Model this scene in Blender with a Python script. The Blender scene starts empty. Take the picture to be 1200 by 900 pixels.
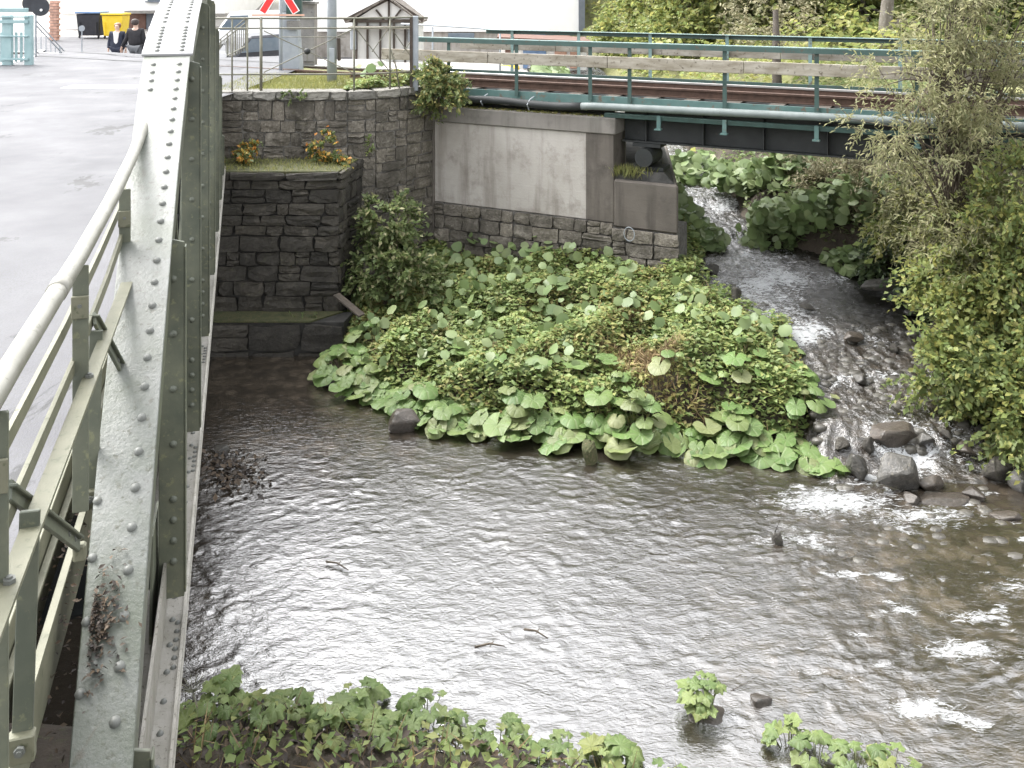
import bpy, math, random
import numpy as np
from mathutils import Vector, Matrix, Euler
R = math.radians
random.seed(7)
rng = np.random.default_rng(11)
SC = bpy.context.scene
COL = SC.collection

# ------------------------------------------------------------------ camera, world, sun, exposure
cam_d = bpy.data.cameras.new('camera')
cam = bpy.data.objects.new('camera', cam_d)
COL.objects.link(cam)
F, HY = 1100.0, -15.0            # focal length and horizon row of the level, shifted lens (1200 x 900 picture)
cam_d.sensor_fit = 'HORIZONTAL'
cam_d.sensor_width = 36.0
cam_d.lens = 36.0 * F / 1200.0
cam_d.shift_y = -(450.0 - HY) / 1200.0
cam_d.clip_start = 0.05
cam_d.clip_end = 2000.0
cam.location = (0, 0, 0)
cam.rotation_euler = (R(90), 0, 0)
SC.camera = cam

SUN_EL, SUN_AZ = R(56), R(300)   # azimuth clockwise from +Y (the view direction)
w = bpy.data.worlds.new('World')
SC.world = w
w.use_nodes = True
nt = w.node_tree
bg = nt.nodes['Background']
sky = nt.nodes.new('ShaderNodeTexSky')
sky.sky_type = 'NISHITA'
sky.sun_disc = False
sky.sun_elevation = SUN_EL
sky.sun_rotation = SUN_AZ
sky.air_density = 1.0
sky.dust_density = 4.0
sky.ozone_density = 1.0
hs = nt.nodes.new('ShaderNodeHueSaturation')
hs.inputs['Saturation'].default_value = 0.10
nt.links.new(sky.outputs[0], hs.inputs['Color'])
nt.links.new(hs.outputs[0], bg.inputs['Color'])
bg.inputs['Strength'].default_value = 0.15
sun_d = bpy.data.lights.new('sun', 'SUN')
sun_d.energy = .5
sun_d.angle = R(22)
sun_d.color = (1.0, 0.96, 0.9)
sun = bpy.data.objects.new('sun', sun_d)
COL.objects.link(sun)
sdir = Vector((math.sin(SUN_AZ) * math.cos(SUN_EL), math.cos(SUN_AZ) * math.cos(SUN_EL), math.sin(SUN_EL)))
sun.rotation_euler = sdir.to_track_quat('Z', 'Y').to_euler()
sun.location = sdir * 40
SC.view_settings.view_transform = 'Standard'
SC.view_settings.look = 'None'
SC.view_settings.gamma = 1.0
SC.view_settings.exposure = 2.45

# ------------------------------------------------------------------ object helpers
WM = {}                           # world matrix of every object as built

def link(o, parent=None):
    COL.objects.link(o)
    WM[o.name] = o.matrix_basis.copy()
    if parent is not None:
        o.parent = parent
        o.matrix_parent_inverse = WM[parent.name].inverted()
    return o

def tag(o, label=None, cat=None, group=None, kind=None):
    if label: o['label'] = label
    if cat: o['category'] = cat
    if group: o['group'] = group
    if kind: o['kind'] = kind
    return o

def thing(name, label, cat, loc=(0, 0, 0), group=None, rz=0.0):
    o = bpy.data.objects.new(name, None)
    o.empty_display_size = 0.2
    o.location = loc
    o.rotation_euler = (0, 0, rz)
    link(o)
    return tag(o, label, cat, group)

def place(name, me, loc=(0, 0, 0), rot=None, scale=(1, 1, 1), parent=None, mat=None):
    o = bpy.data.objects.new(name, me)
    M = Matrix.Translation(loc)
    if rot is not None:
        M = M @ (rot.to_4x4() if isinstance(rot, (Matrix,)) else Euler(rot).to_matrix().to_4x4())
    o.matrix_basis = M @ Matrix.Diagonal((*scale, 1))
    if mat is not None and not me.materials:
        me.materials.append(mat)
    return link(o, parent)

class MB:
    def __init__(s): s.v, s.f = [], []
    def add(s, vs, fs):
        n = len(s.v)
        s.v += [tuple(v) for v in vs]
        s.f += [tuple(i + n for i in f) for f in fs]
        return s
    def box(s, c, size, rot=None):
        hx, hy, hz = [k / 2 for k in size]
        vs = [Vector((x, y, z)) for x in (-hx, hx) for y in (-hy, hy) for z in (-hz, hz)]
        if rot is not None: vs = [rot @ v for v in vs]
        c = Vector(c)
        return s.add([v + c for v in vs], [(0, 1, 3, 2), (4, 6, 7, 5), (0, 4, 5, 1), (2, 3, 7, 6), (0, 2, 6, 4), (1, 5, 7, 3)])
    def bar(s, a, b, wd, th, up=(0, 0, 1)):
        a, b = Vector(a), Vector(b)
        d = (b - a).normalized(); u = Vector(up)
        sd = d.cross(u)
        if sd.length < 1e-4: sd = d.cross(Vector((1, 0, 0)))
        sd.normalize(); u = sd.cross(d).normalized()
        vs = [p + sd * i * wd / 2 + u * j * th / 2 for p in (a, b) for i, j in ((-1, -1), (1, -1), (1, 1), (-1, 1))]
        return s.add(vs, [(0, 3, 2, 1), (4, 5, 6, 7), (0, 1, 5, 4), (1, 2, 6, 5), (2, 3, 7, 6), (3, 0, 4, 7)])
    def tube(s, pts, r, seg=8, caps=True):
        pts = [Vector(p) for p in pts]
        rs = r if isinstance(r, (list, tuple)) else [r] * len(pts)
        n0 = None; rings = []
        for i, p in enumerate(pts):
            d = (pts[min(i + 1, len(pts) - 1)] - pts[max(i - 1, 0)])
            if d.length < 1e-9: d = Vector((0, 0, 1))
            d.normalize()
            if n0 is None:
                n0 = d.orthogonal().normalized()
            else:
                n0 = (n0 - d * n0.dot(d))
                n0 = n0.normalized() if n0.length > 1e-6 else d.orthogonal().normalized()
            b = d.cross(n0)
            rings.append([p + (n0 * math.cos(2 * math.pi * k / seg) + b * math.sin(2 * math.pi * k / seg)) * rs[i] for k in range(seg)])
        fs = [(i * seg + k, i * seg + (k + 1) % seg, (i + 1) * seg + (k + 1) % seg, (i + 1) * seg + k) for i in range(len(pts) - 1) for k in range(seg)]
        if caps:
            fs.append(tuple(range(seg))[::-1]); fs.append(tuple((len(pts) - 1) * seg + k for k in range(seg)))
        return s.add([v for rg in rings for v in rg], fs)
    def prism(s, poly, ext):
        """polygon of 3-D points swept by vector ext"""
        n = len(poly); poly = [Vector(p) for p in poly]; e = Vector(ext)
        vs = poly + [p + e for p in poly]
        return s.add(vs, [tuple(range(n))[::-1], tuple(range(n, 2 * n))] + [(i, (i + 1) % n, n + (i + 1) % n, n + i) for i in range(n)])
    def mesh(s, name, smooth=False):
        me = bpy.data.meshes.new(name)
        me.from_pydata(s.v, [], s.f)
        import bmesh
        bm = bmesh.new(); bm.from_mesh(me)
        bmesh.ops.recalc_face_normals(bm, faces=bm.faces)
        bm.to_mesh(me); bm.free()
        if smooth: me.polygons.foreach_set('use_smooth', [True] * len(me.polygons))
        return me
    def build(s, name, mat, parent=None, smooth=False, bevel=0.0):
        o = bpy.data.objects.new(name, s.mesh(name, smooth))
        o.data.materials.append(mat)
        link(o, parent)
        if bevel:
            m = o.modifiers.new('edge', 'BEVEL'); m.width = bevel; m.segments = 1; m.limit_method = 'ANGLE'
        return o

def npmesh(name, V, Fq, mat, parent=None, smooth=False, attr=None):
    """numpy arrays -> mesh object; Fq is (n,3) or (n,4)"""
    me = bpy.data.meshes.new(name)
    k = Fq.shape[1]
    me.vertices.add(len(V)); me.vertices.foreach_set('co', np.ascontiguousarray(V, dtype=np.float32).ravel())
    me.loops.add(Fq.size); me.loops.foreach_set('vertex_index', np.ascontiguousarray(Fq, dtype=np.int32).ravel())
    me.polygons.add(len(Fq)); me.polygons.foreach_set('loop_start', np.arange(0, Fq.size, k, dtype=np.int32))
    me.update(calc_edges=True)
    if smooth: me.polygons.foreach_set('use_smooth', np.ones(len(Fq), dtype=bool))
    for an, av in (attr or {}).items():
        a = me.attributes.new(an, 'FLOAT', 'POINT'); a.data.foreach_set('value', np.ascontiguousarray(av, dtype=np.float32))
    me.materials.append(mat)
    o = bpy.data.objects.new(name, me)
    return link(o, parent)

def at(px, d, z):
    """world point that stands at depth d and height z on picture column px"""
    return Vector(((px - 600.0) / F * d, d, z))

# gradient noise on arrays
_perm = rng.permutation(512); _perm = np.concatenate([_perm, _perm, _perm])
_ga = rng.uniform(0, 2 * np.pi, 2048); _gx, _gy = np.cos(_ga), np.sin(_ga)
def perlin(x, y):
    xi = np.floor(x).astype(int); yi = np.floor(y).astype(int); xf = x - xi; yf = y - yi
    u = xf ** 3 * (xf * (xf * 6 - 15) + 10); v = yf ** 3 * (yf * (yf * 6 - 15) + 10)
    def g(a, b):
        k = _perm[(_perm[(xi + a) % 512] + yi + b) % 512]
        return _gx[k] * (xf - a) + _gy[k] * (yf - b)
    return (g(0, 0) * (1 - u) + g(1, 0) * u) * (1 - v) + (g(0, 1) * (1 - u) + g(1, 1) * u) * v
def fbm(x, y, o=4):
    s = 0; a = 1
    for i in range(o):
        s = s + a * perlin(x * 2 ** i + 17.3 * i, y * 2 ** i - 9.1 * i); a *= .5
    return s
def sstep(x): x = np.clip(x, 0, 1); return x * x * (3 - 2 * x)

# ------------------------------------------------------------------ materials
def nmat(name):
    m = bpy.data.materials.new(name); m.use_nodes = True
    t = m.node_tree; p = t.nodes['Principled BSDF']
    return m, t, p
def N(t, typ, **kw):
    n = t.nodes.new(typ)
    for k, v in kw.items(): setattr(n, k, v)
    return n
def ramp(t, src, stops):
    r = t.nodes.new('ShaderNodeValToRGB'); cr = r.color_ramp
    while len(cr.elements) < len(stops): cr.elements.new(0.5)
    for e, (p, c) in zip(cr.elements, stops):
        e.position = p; e.color = (*c, 1) if len(c) == 3 else c
    t.links.new(src, r.inputs[0]); return r.outputs[0]
def coords(t, scale=(1, 1, 1), kind='Object'):
    tc = N(t, 'ShaderNodeTexCoord'); mp = N(t, 'ShaderNodeMapping'); mp.inputs['Scale'].default_value = scale
    t.links.new(tc.outputs[kind], mp.inputs[0]); return mp.outputs[0]
def noise(t, co, scale, detail=5, rough=.6, dist=0):
    n = N(t, 'ShaderNodeTexNoise'); n.inputs['Scale'].default_value = scale; n.inputs['Detail'].default_value = detail
    n.inputs['Roughness'].default_value = rough; n.inputs['Distortion'].default_value = dist
    if co is not None: t.links.new(co, n.inputs['Vector'])
    return n.outputs[0]
def mix(t, fac, a, b, mode='MIX'):
    m = N(t, 'ShaderNodeMix', data_type='RGBA', blend_type=mode)
    for s, v in ((m.inputs[0], fac), (m.inputs[6], a), (m.inputs[7], b)):
        if isinstance(v, (int, float)): s.default_value = v
        elif isinstance(v, tuple): s.default_value = (*v, 1)
        else: t.links.new(v, s)
    return m.outputs[2]
def math_(t, op, a, b=0.0):
    m = N(t, 'ShaderNodeMath', operation=op)
    for s, v in ((m.inputs[0], a), (m.inputs[1], b)):
        if isinstance(v, (int, float)): s.default_value = v
        else: t.links.new(v, s)
    return m.outputs[0]
def bump(t, p, h, strength=.4, dist=.02):
    b = N(t, 'ShaderNodeBump'); b.inputs['Strength'].default_value = strength; b.inputs['Distance'].default_value = dist
    t.links.new(h, b.inputs['Height']); t.links.new(b.outputs[0], p.inputs['Normal'])

def weathered(name, c1, c2, c3, scale=6, rough=.6, spots=40, spot_amt=.62, bmp=.25, metal=0.0, rnd=0.0, streak=None, dist=.01, stain=None):
    """two-tone mottled surface with spots of a third colour"""
    m, t, p = nmat(name)
    co = coords(t, kind='Object') if streak is None else coords(t, streak)
    geo = N(t, 'ShaderNodeNewGeometry')
    col = ramp(t, noise(t, co, scale), [(.35, c1), (.65, c2)])
    sp = ramp(t, noise(t, geo.outputs['Position'], spots, 4, .65), [(spot_amt, (0, 0, 0)), (spot_amt + .1, (1, 1, 1))])
    col = mix(t, sp, col, c3)
    if stain:
        mp = N(t, 'ShaderNodeMapping'); mp.inputs['Scale'].default_value = (2.2, 2.2, .7); t.links.new(geo.outputs['Position'], mp.inputs[0])
        col = mix(t, ramp(t, noise(t, mp.outputs[0], 1.3, 7, .7), [(.42, (0, 0, 0)), (.66, (.85, .85, .85))]), col, stain[0])
        col = mix(t, ramp(t, noise(t, geo.outputs['Position'], 3.1, 8, .75, .5), [(.56, (0, 0, 0)), (.68, (.8, .8, .8))]), col, stain[1])
        col = mix(t, ramp(t, noise(t, geo.outputs['Position'], 4.7, 8, .75, .9), [(.6, (0, 0, 0)), (.7, (.7, .7, .7))]), col, stain[2])
    if rnd:
        oi = N(t, 'ShaderNodeObjectInfo')
        col = mix(t, 1.0, col, ramp(t, oi.outputs['Random'], [(0, (1 - rnd,) * 3), (.5, (1, 1, 1)), (1, (1 + rnd, 1 + rnd * .95, 1 + rnd * .85))]), 'MULTIPLY')
    t.links.new(col, p.inputs['Base Color'])
    p.inputs['Roughness'].default_value = rough; p.inputs['Metallic'].default_value = metal
    bump(t, p, noise(t, geo.outputs['Position'], spots * 1.5, 6, .7), bmp, dist)
    return m

def leafmat(name, cols, rough=.5, trans=.35, dead=None, per_object=False):
    """leaf surface; every leaf takes its own tone from the list"""
    m, t, p = nmat(name)
    if per_object:
        src = N(t, 'ShaderNodeObjectInfo').outputs['Random']
    else:
        src = N(t, 'ShaderNodeNewGeometry').outputs['Random Per Island']
    n = len(cols); cols = [(c[0] * 1.06 + .014, c[1] * 1.04 + .014, c[2] * 1.05 + .02) for c in cols]
    col = ramp(t, src, [(i / max(1, n - 1), c) for i, c in enumerate(cols)])
    g = N(t, 'ShaderNodeNewGeometry')
    col = mix(t, 1.0, col, ramp(t, noise(t, g.outputs['Position'], 2.2, 3), [(.3, (.72, .74, .7)), (.7, (1.25, 1.22, 1.1))]), 'MULTIPLY')
    t.links.new(col, p.inputs['Base Color']); p.inputs['Roughness'].default_value = rough
    p.inputs['Specular IOR Level'].default_value = .35
    tr = N(t, 'ShaderNodeBsdfTranslucent'); t.links.new(col, tr.inputs[0])
    ms = N(t, 'ShaderNodeMixShader'); ms.inputs[0].default_value = trans
    t.links.new(p.outputs[0], ms.inputs[1]); t.links.new(tr.outputs[0], ms.inputs[2])
    t.links.new(ms.outputs[0], t.nodes['Material Output'].inputs[0])
    return m

M = {}
M['chord'] = weathered('grey_green_paint', (.088, .097, .083), (.128, .134, .124), (.055, .056, .042), 5, .36, 38, .57, .5, rnd=.0, dist=.006, stain=((.058, .07, .045), (.14, .146, .14), (.065, .045, .03)))
M['chord_light'] = weathered('sheen_grey_paint', (.2, .2, .205), (.245, .245, .25), (.16, .165, .15), 4, .36, 45, .62, .1, dist=.004)  # paler than the chord: grazing gloss is put into the plate's colour
M['post'] = weathered('dark_green_paint', (.075, .085, .064), (.115, .122, .088), (.16, .165, .1), 7, .5, 30, .58, .3, rnd=.15, dist=.004)
M['rail_bar'] = weathered('pale_olive_paint', (.105, .106, .07), (.15, .147, .102), (.07, .075, .042), 8, .55, 35, .58, .2, dist=.004)
M['pipe'] = weathered('worn_pale_pipe', (.16, .156, .13), (.21, .205, .18), (.11, .105, .08), 9, .45, 40, .6, .15, dist=.004)
M['flange'] = weathered('streaked_pale_steel', (.19, .182, .155), (.26, .25, .225), (.09, .08, .06), 9, .6, 50, .58, .3, dist=.005)
M['rivet'] = weathered('rivet_paint', (.09, .095, .085), (.13, .135, .125), (.1, .1, .08), 30, .5, 60, .6, .1, dist=.003)  # darker than the cover plate, shade on the heads put into the colour
M['rivet_shaded'] = weathered('rivet_shaded_paint', (.08, .09, .07), (.13, .14, .11), (.05, .05, .04), 30, .5, 60, .6, .1, dist=.003)  # post rivets, with the shaded near side of the heads in the tone
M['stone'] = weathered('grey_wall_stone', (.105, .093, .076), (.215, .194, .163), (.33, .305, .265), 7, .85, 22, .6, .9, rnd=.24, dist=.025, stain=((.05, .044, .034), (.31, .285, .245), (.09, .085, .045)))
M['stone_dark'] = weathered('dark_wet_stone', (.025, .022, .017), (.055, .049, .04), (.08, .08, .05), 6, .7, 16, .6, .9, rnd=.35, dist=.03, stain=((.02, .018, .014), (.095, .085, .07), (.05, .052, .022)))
M['coping'] = weathered('coping_stone', (.12, .115, .1), (.21, .2, .18), (.07, .065, .055), 6, .85, 18, .58, .5, rnd=.25, dist=.015)
M['mortar'] = weathered('pale_mortar', (.1, .095, .085), (.19, .18, .165), (.05, .05, .045), 8, .9, 30, .55, .6)
M['mortar_dark'] = weathered('dark_mortar', (.02, .02, .018), (.05, .048, .045), (.12, .12, .11), 6, .9, 30, .66, .6)
M['moss'] = weathered('moss', (.035, .045, .015), (.075, .075, .03), (.11, .09, .05), 9, .9, 40, .55, .8, dist=.02)
M['asphalt'] = None
def asphalt():
    m, t, p = nmat('wet_grey_asphalt')
    g = N(t, 'ShaderNodeNewGeometry'); pos = g.outputs['Position']
    col = ramp(t, noise(t, pos, .8, 6, .65), [(.3, (.088, .088, .096)), (.7, (.122, .122, .13))])
    col = mix(t, ramp(t, noise(t, pos, 90, 2, .6), [(.45, (0, 0, 0)), (.7, (1, 1, 1))]), col, (.1, .1, .1))
    mp = N(t, 'ShaderNodeMapping'); mp.inputs['Rotation'].default_value = (0, 0, R(-16)); mp.inputs['Scale'].default_value = (1.1, .55, 1)
    t.links.new(pos, mp.inputs[0])
    cr = ramp(t, noise(t, mp.outputs[0], 1.6, 7, .7, .4), [(.6, (0, 0, 0)), (.63, (1, 1, 1))])
    col = mix(t, math_(t, 'MULTIPLY', cr, .75), col, (.05, .05, .05))
    t.links.new(col, p.inputs['Base Color'])
    t.links.new(ramp(t, noise(t, pos, 1.3, 4), [(.3, (.55,) * 3), (.7, (.8,) * 3)]), p.inputs['Roughness'])
    p.inputs['Specular IOR Level'].default_value = .15
    bump(t, p, noise(t, pos, 120, 3, .6), .35, .006)
    return m
M['asphalt'] = asphalt()
M['paint_white'] = weathered('road_paint', (.7, .7, .7), (.8, .8, .8), (.45, .45, .45), 5, .6, 60, .68, .1)
def concrete(name, c1, c2, stain, lines=True):
    m, t, p = nmat(name)
    g = N(t, 'ShaderNodeNewGeometry'); pos = g.outputs['Position']
    col = ramp(t, noise(t, pos, 1.1, 6, .6), [(.3, c1), (.7, c2)])
    mp = N(t, 'ShaderNodeMapping'); mp.inputs['Scale'].default_value = (5, 5, .5); t.links.new(pos, mp.inputs[0])
    st = ramp(t, noise(t, mp.outputs[0], 1.0, 5, .6), [(.48, (0, 0, 0)), (.75, (1, 1, 1))])
    col = mix(t, math_(t, 'MULTIPLY', st, .72), col, stain)
    bl = ramp(t, noise(t, pos, 2.4, 6, .7), [(.52, (0, 0, 0)), (.7, (1, 1, 1))])
    col = mix(t, math_(t, 'MULTIPLY', bl, .6), col, stain)
    t.links.new(col, p.inputs['Base Color']); p.inputs['Roughness'].default_value = .85
    h = noise(t, pos, 25, 6, .7)
    if lines:
        wv = N(t, 'ShaderNodeTexWave', wave_type='BANDS', bands_direction='Z'); wv.inputs['Scale'].default_value = 1.6
        wv.inputs['Distortion'].default_value = .3; t.links.new(pos, wv.inputs[0])
        h = math_(t, 'ADD', h, math_(t, 'MULTIPLY', math_(t, 'POWER', wv.outputs[1], 20.0), .12))
    bump(t, p, h, .4, .012)
    return m
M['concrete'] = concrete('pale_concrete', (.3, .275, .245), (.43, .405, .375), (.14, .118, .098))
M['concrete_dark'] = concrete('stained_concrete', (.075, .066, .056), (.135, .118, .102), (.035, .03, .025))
M['concrete_cap'] = concrete('cap_concrete', (.17, .155, .14), (.23, .215, .195), (.075, .07, .06), False)
M['green_steel'] = weathered('dark_green_steel', (.018, .045, .038), (.03, .07, .06), (.06, .06, .045), 5, .5, 30, .62, .2, dist=.004)
M['teal'] = weathered('lit_teal_paint', (.12, .19, .18), (.18, .26, .25), (.11, .095, .065), 4, .55, 12, .57, .15, dist=.004)  # lit copy of the handrail teal, light on the top leg in the colour
M['fascia'] = weathered('rust_stained_teal', (.06, .125, .115), (.1, .17, .16), (.11, .085, .06), 3, .6, 9, .56, .15, dist=.004)
M['teal_shaded'] = weathered('shaded_teal_paint', (.028, .062, .055), (.045, .085, .076), (.07, .055, .038), 4, .5, 16, .58, .15, dist=.004)  # shaded copy of the same teal, shade of the upright leg in the colour
M['girder'] = weathered('shadow_dark_girder', (.012, .014, .014), (.022, .025, .025), (.035, .03, .025), 4, .65, 20, .62, .2)  # near-black: the recess shadow under the deck is put into the colour
M['wood'] = weathered('weathered_plank', (.17, .15, .115), (.3, .28, .24), (.09, .075, .055), 2.2, .85, 14, .58, .4, streak=(1.2, 1.2, 5), dist=.01, rnd=.2)
M['rust'] = weathered('rusty_rail', (.06, .034, .024), (.1, .058, .042), (.04, .028, .022), 8, .8, 40, .6, .4)
M['rail_head'] = weathered('worn_rail_head', (.3, .29, .28), (.4, .39, .38), (.16, .11, .08), 3, .35, 30, .66, .1, metal=.4)
M['dark_wood'] = weathered('dark_sleeper', (.03, .024, .019), (.06, .048, .036), (.09, .08, .065), 5, .85, 30, .6, .4)
M['galv'] = weathered('galvanised_steel', (.25, .275, .3), (.31, .335, .36), (.2, .22, .24), 6, .45, 30, .62, .08, metal=.0)
M['fence_iron'] = weathered('old_fence_iron', (.1, .1, .075), (.16, .155, .115), (.2, .13, .08), 7, .6, 30, .6, .2)
M['plaster'] = weathered('white_plaster', (.78, .77, .74), (.84, .83, .81), (.7, .69, .66), 1.2, .85, 10, .66, .08)
M['grey_trim'] = weathered('slate_grey_trim', (.11, .125, .15), (.14, .155, .18), (.09, .1, .12), 3, .6, 20, .66, .1)
M['timber'] = weathered('dark_timber', (.04, .03, .024), (.075, .058, .045), (.12, .1, .085), 6, .8, 30, .62, .3)
M['roof'] = weathered('grey_roof', (.16, .155, .15), (.24, .23, .215), (.1, .1, .09), 4, .8, 24, .6, .3)
M['red_paint'] = weathered('red_sign_paint', (.62, .02, .02), (.7, .03, .03), (.5, .03, .03), 4, .4, 30, .7, .05)
M['white_paint'] = weathered('white_sign_paint', (.78, .78, .78), (.82, .82, .82), (.6, .6, .6), 4, .4, 30, .7, .05)
M['black'] = weathered('black_plastic', (.016, .018, .024), (.026, .028, .036), (.05, .05, .055), 5, .5, 30, .66, .05)
M['yellow'] = weathered('yellow_plastic', (.66, .46, .02), (.74, .54, .04), (.5, .36, .03), 4, .45, 20, .7, .05)
M['blue'] = weathered('blue_plastic', (.12, .2, .36), (.16, .26, .44), (.1, .15, .3), 4, .5, 20, .7, .05)
M['brown_door'] = weathered('brown_door', (.1, .05, .035), (.15, .08, .06), (.07, .04, .03), 4, .7, 20, .66, .1)
M['glass'] = weathered('window_glass', (.1, .13, .16), (.14, .17, .2), (.08, .1, .12), 3, .1, 10, .7, .0)
M['brick_red'] = weathered('pale_red_brick', (.42, .24, .18), (.52, .32, .25), (.6, .55, .5), 5, .9, 20, .62, .3, rnd=.2)
M['bark'] = weathered('grey_bark', (.1, .085, .068), (.19, .17, .145), (.28, .27, .245), 6, .9, 14, .58, .9, streak=(1, 1, .25), dist=.03)
M['twig'] = weathered('twig_bark', (.06, .045, .032), (.11, .09, .065), (.16, .14, .11), 8, .85, 30, .6, .5)
M['rock'] = weathered('river_rock', (.035, .033, .028), (.075, .071, .062), (.11, .1, .08), 6, .3, 18, .58, .6, rnd=.25, dist=.02)
M['rock_red'] = weathered('red_river_rock', (.036, .03, .024), (.068, .057, .047), (.045, .043, .036), 6, .3, 18, .58, .6, rnd=.3, dist=.02)
M['skin'] = weathered('skin', (.5, .34, .26), (.55, .38, .3), (.46, .3, .23), 5, .6, 20, .7, .02)
M['navy'] = weathered('navy_cloth', (.014, .018, .034), (.024, .029, .05), (.02, .02, .03), 8, .85, 60, .62, .1)
M['blackcloth'] = weathered('black_cloth', (.012, .011, .014), (.02, .019, .023), (.03, .03, .032), 8, .85, 60, .62, .1)
M['greycloth'] = weathered('grey_cloth', (.1, .105, .115), (.14, .145, .155), (.08, .08, .09), 8, .9, 60, .62, .1)
M['whitecloth'] = weathered('white_cloth', (.7, .68, .66), (.76, .74, .72), (.6, .58, .57), 8, .9, 60, .66, .1)
M['hair_brown'] = weathered('brown_hair', (.16, .08, .04), (.24, .13, .07), (.12, .06, .03), 14, .6, 60, .6, .2)
M['hair_dark'] = weathered('dark_hair', (.03, .02, .017), (.05, .036, .03), (.02, .016, .014), 14, .6, 60, .6, .2)
M['hair_grey'] = weathered('grey_hair', (.35, .34, .33), (.45, .44, .43), (.28, .27, .26), 14, .6, 60, .6, .2)

M['butterbur'] = leafmat('butterbur_leaf', [(.07, .135, .025), (.095, .165, .04), (.125, .19, .055), (.08, .15, .03), (.14, .2, .06), (.12, .165, .045), (.17, .19, .085)], .45, .3, per_object=True)
M['butterbur_cloud'] = leafmat('butterbur_leaf_small', [(.11, .17, .06), (.15, .215, .08), (.19, .24, .11), (.13, .19, .07)], .45, .35)
M['herb'] = leafmat('herb_leaf', [(.12, .19, .055), (.16, .23, .065), (.21, .26, .085), (.27, .29, .1), (.17, .24, .075), (.19, .25, .095)], .55, .4)
M['herb_yellow'] = leafmat('yellowing_leaf', [(.2, .23, .07), (.25, .25, .08), (.3, .26, .1), (.17, .21, .06), (.22, .18, .08)], .6, .4)
M['dry'] = leafmat('dry_stalk', [(.18, .13, .06), (.25, .19, .09), (.12, .08, .04), (.2, .16, .07)], .7, .2)
M['shrub'] = leafmat('shrub_leaf', [(.09, .135, .045), (.13, .18, .06), (.18, .215, .085), (.1, .15, .055)], .5, .5)
M['willow'] = leafmat('willow_leaf', [(.21, .225, .105), (.26, .265, .14), (.31, .3, .18), (.17, .195, .09)], .55, .5)
M['olive'] = leafmat('dull_olive_leaf', [(.2, .195, .11), (.25, .235, .145), (.29, .265, .175), (.16, .17, .09)], .6, .3)
M['tree_yellow'] = leafmat('yellow_green_leaf', [(.18, .235, .065), (.235, .27, .08), (.3, .29, .09), (.15, .21, .065)], .5, .52)
M['tree_green'] = leafmat('mid_green_leaf', [(.125, .18, .06), (.165, .22, .075), (.205, .245, .095), (.14, .195, .065)], .5, .5)
M['tree_dark'] = leafmat('dark_green_leaf', [(.03, .055, .017), (.05, .08, .025), (.07, .1, .035)], .5, .3)
M['orange'] = leafmat('orange_leaf', [(.45, .17, .04), (.5, .28, .05), (.4, .3, .06), (.14, .17, .04)], .5, .3)
M['grass'] = leafmat('grass_blade', [(.12, .15, .035), (.19, .2, .055), (.25, .24, .08), (.16, .18, .04)], .6, .3)
M['litter'] = leafmat('brown_leaf_litter', [(.02, .016, .01), (.045, .034, .022), (.1, .07, .04), (.015, .012, .008)], .7, .1)
M['stem'] = weathered('green_stem', (.1, .12, .045), (.15, .16, .07), (.12, .08, .06), 9, .6, 40, .66, .1)
# ------------------------------------------------------------------ the lie of the land
RIVER = -5.3
SY = np.array([9.6, 10.3, 10.7, 11.6, 12.6, 13.5, 14.2, 15, 16, 17, 18.5, 20, 24, 30, 40])
SXL = np.array([3.4, 3.45, 3.65, 3.6, 3.75, 3.15, 2.75, 3.1, 3.35, 2.9, 2.6, 2.5, 2.2, 1.4, .5])
SXR = np.array([6.4, 5.9, 5.7, 5.5, 5.5, 6.0, 6.2, 5.3, 4.2, 4.1, 4.1, 3.9, 3.6, 2.9, 2.0])
ZY = np.array([10.15, 10.4, 10.72, 11.5, 11.75, 12.6, 12.82, 14.1, 14.35, 14.75, 15.9, 16.15, 17.3, 17.6, 19.0, 19.3, 24, 30, 45])
ZZ = np.array([-5.3, -5.2, -4.98, -4.93, -4.83, -4.79, -4.68, -4.62, -4.52, -4.40, -4.35, -4.2, -4.12, -3.98, -3.9, -3.76, -3.3, -2.8, -1.6])
def zs(y): return np.interp(y, ZY, ZZ)
def zroad(d): return np.interp(d, [0, 15, 21.5, 28.5, 400], [-1.7, -1.68, -1.56, -2.85, -2.85])

def seg_dist(x, y, pts):
    best = np.full(np.shape(x), 1e9)
    for (ax, ay), (bx, by) in zip(pts[:-1], pts[1:]):
        dx, dy = bx - ax, by - ay
        k = np.clip(((x - ax) * dx + (y - ay) * dy) / (dx * dx + dy * dy), 0, 1)
        best = np.minimum(best, np.hypot(x - ax - k * dx, y - ay - k * dy))
    return best
def inside(x, y, poly):
    c = np.zeros(np.shape(x), bool); n = len(poly)
    for i in range(n):
        (x1, y1), (x2, y2) = poly[i], poly[(i + 1) % n]
        if y1 == y2: continue
        c ^= ((y1 > y) != (y2 > y)) & (x < (x2 - x1) * (y - y1) / (y2 - y1) + x1)
    return c
FRONT = [(-2.75, 13.7), (-2.45, 12.7), (-1.9, 12.0), (-1.0, 11.35), (.2, 10.9), (.95, 10.65), (2.4, 10.7), (3.3, 10.4), (3.6, 10.65)]
SLEFT = list(zip(SXL[2:8], SY[2:8]))
ISL = FRONT + SLEFT[1:] + [(3.0, 15.6), (-1.2, 17.0), (-2.75, 15.6)]
SRIGHT = list(zip(SXR, SY))
RIGHT = [(70, 7.5), (12, 9.0), (7.2, 9.3)] + SRIGHT + [(3, 400), (400, 400), (400, 8)]
WALLB = [(-400, 15.2), (-2.6, 15.2), (-1.0, 16.35), (2.75, 14.55)]
SLEFTUP = [(2.75, 14.55)] + list(zip(SXL[7:], SY[7:]))
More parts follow.
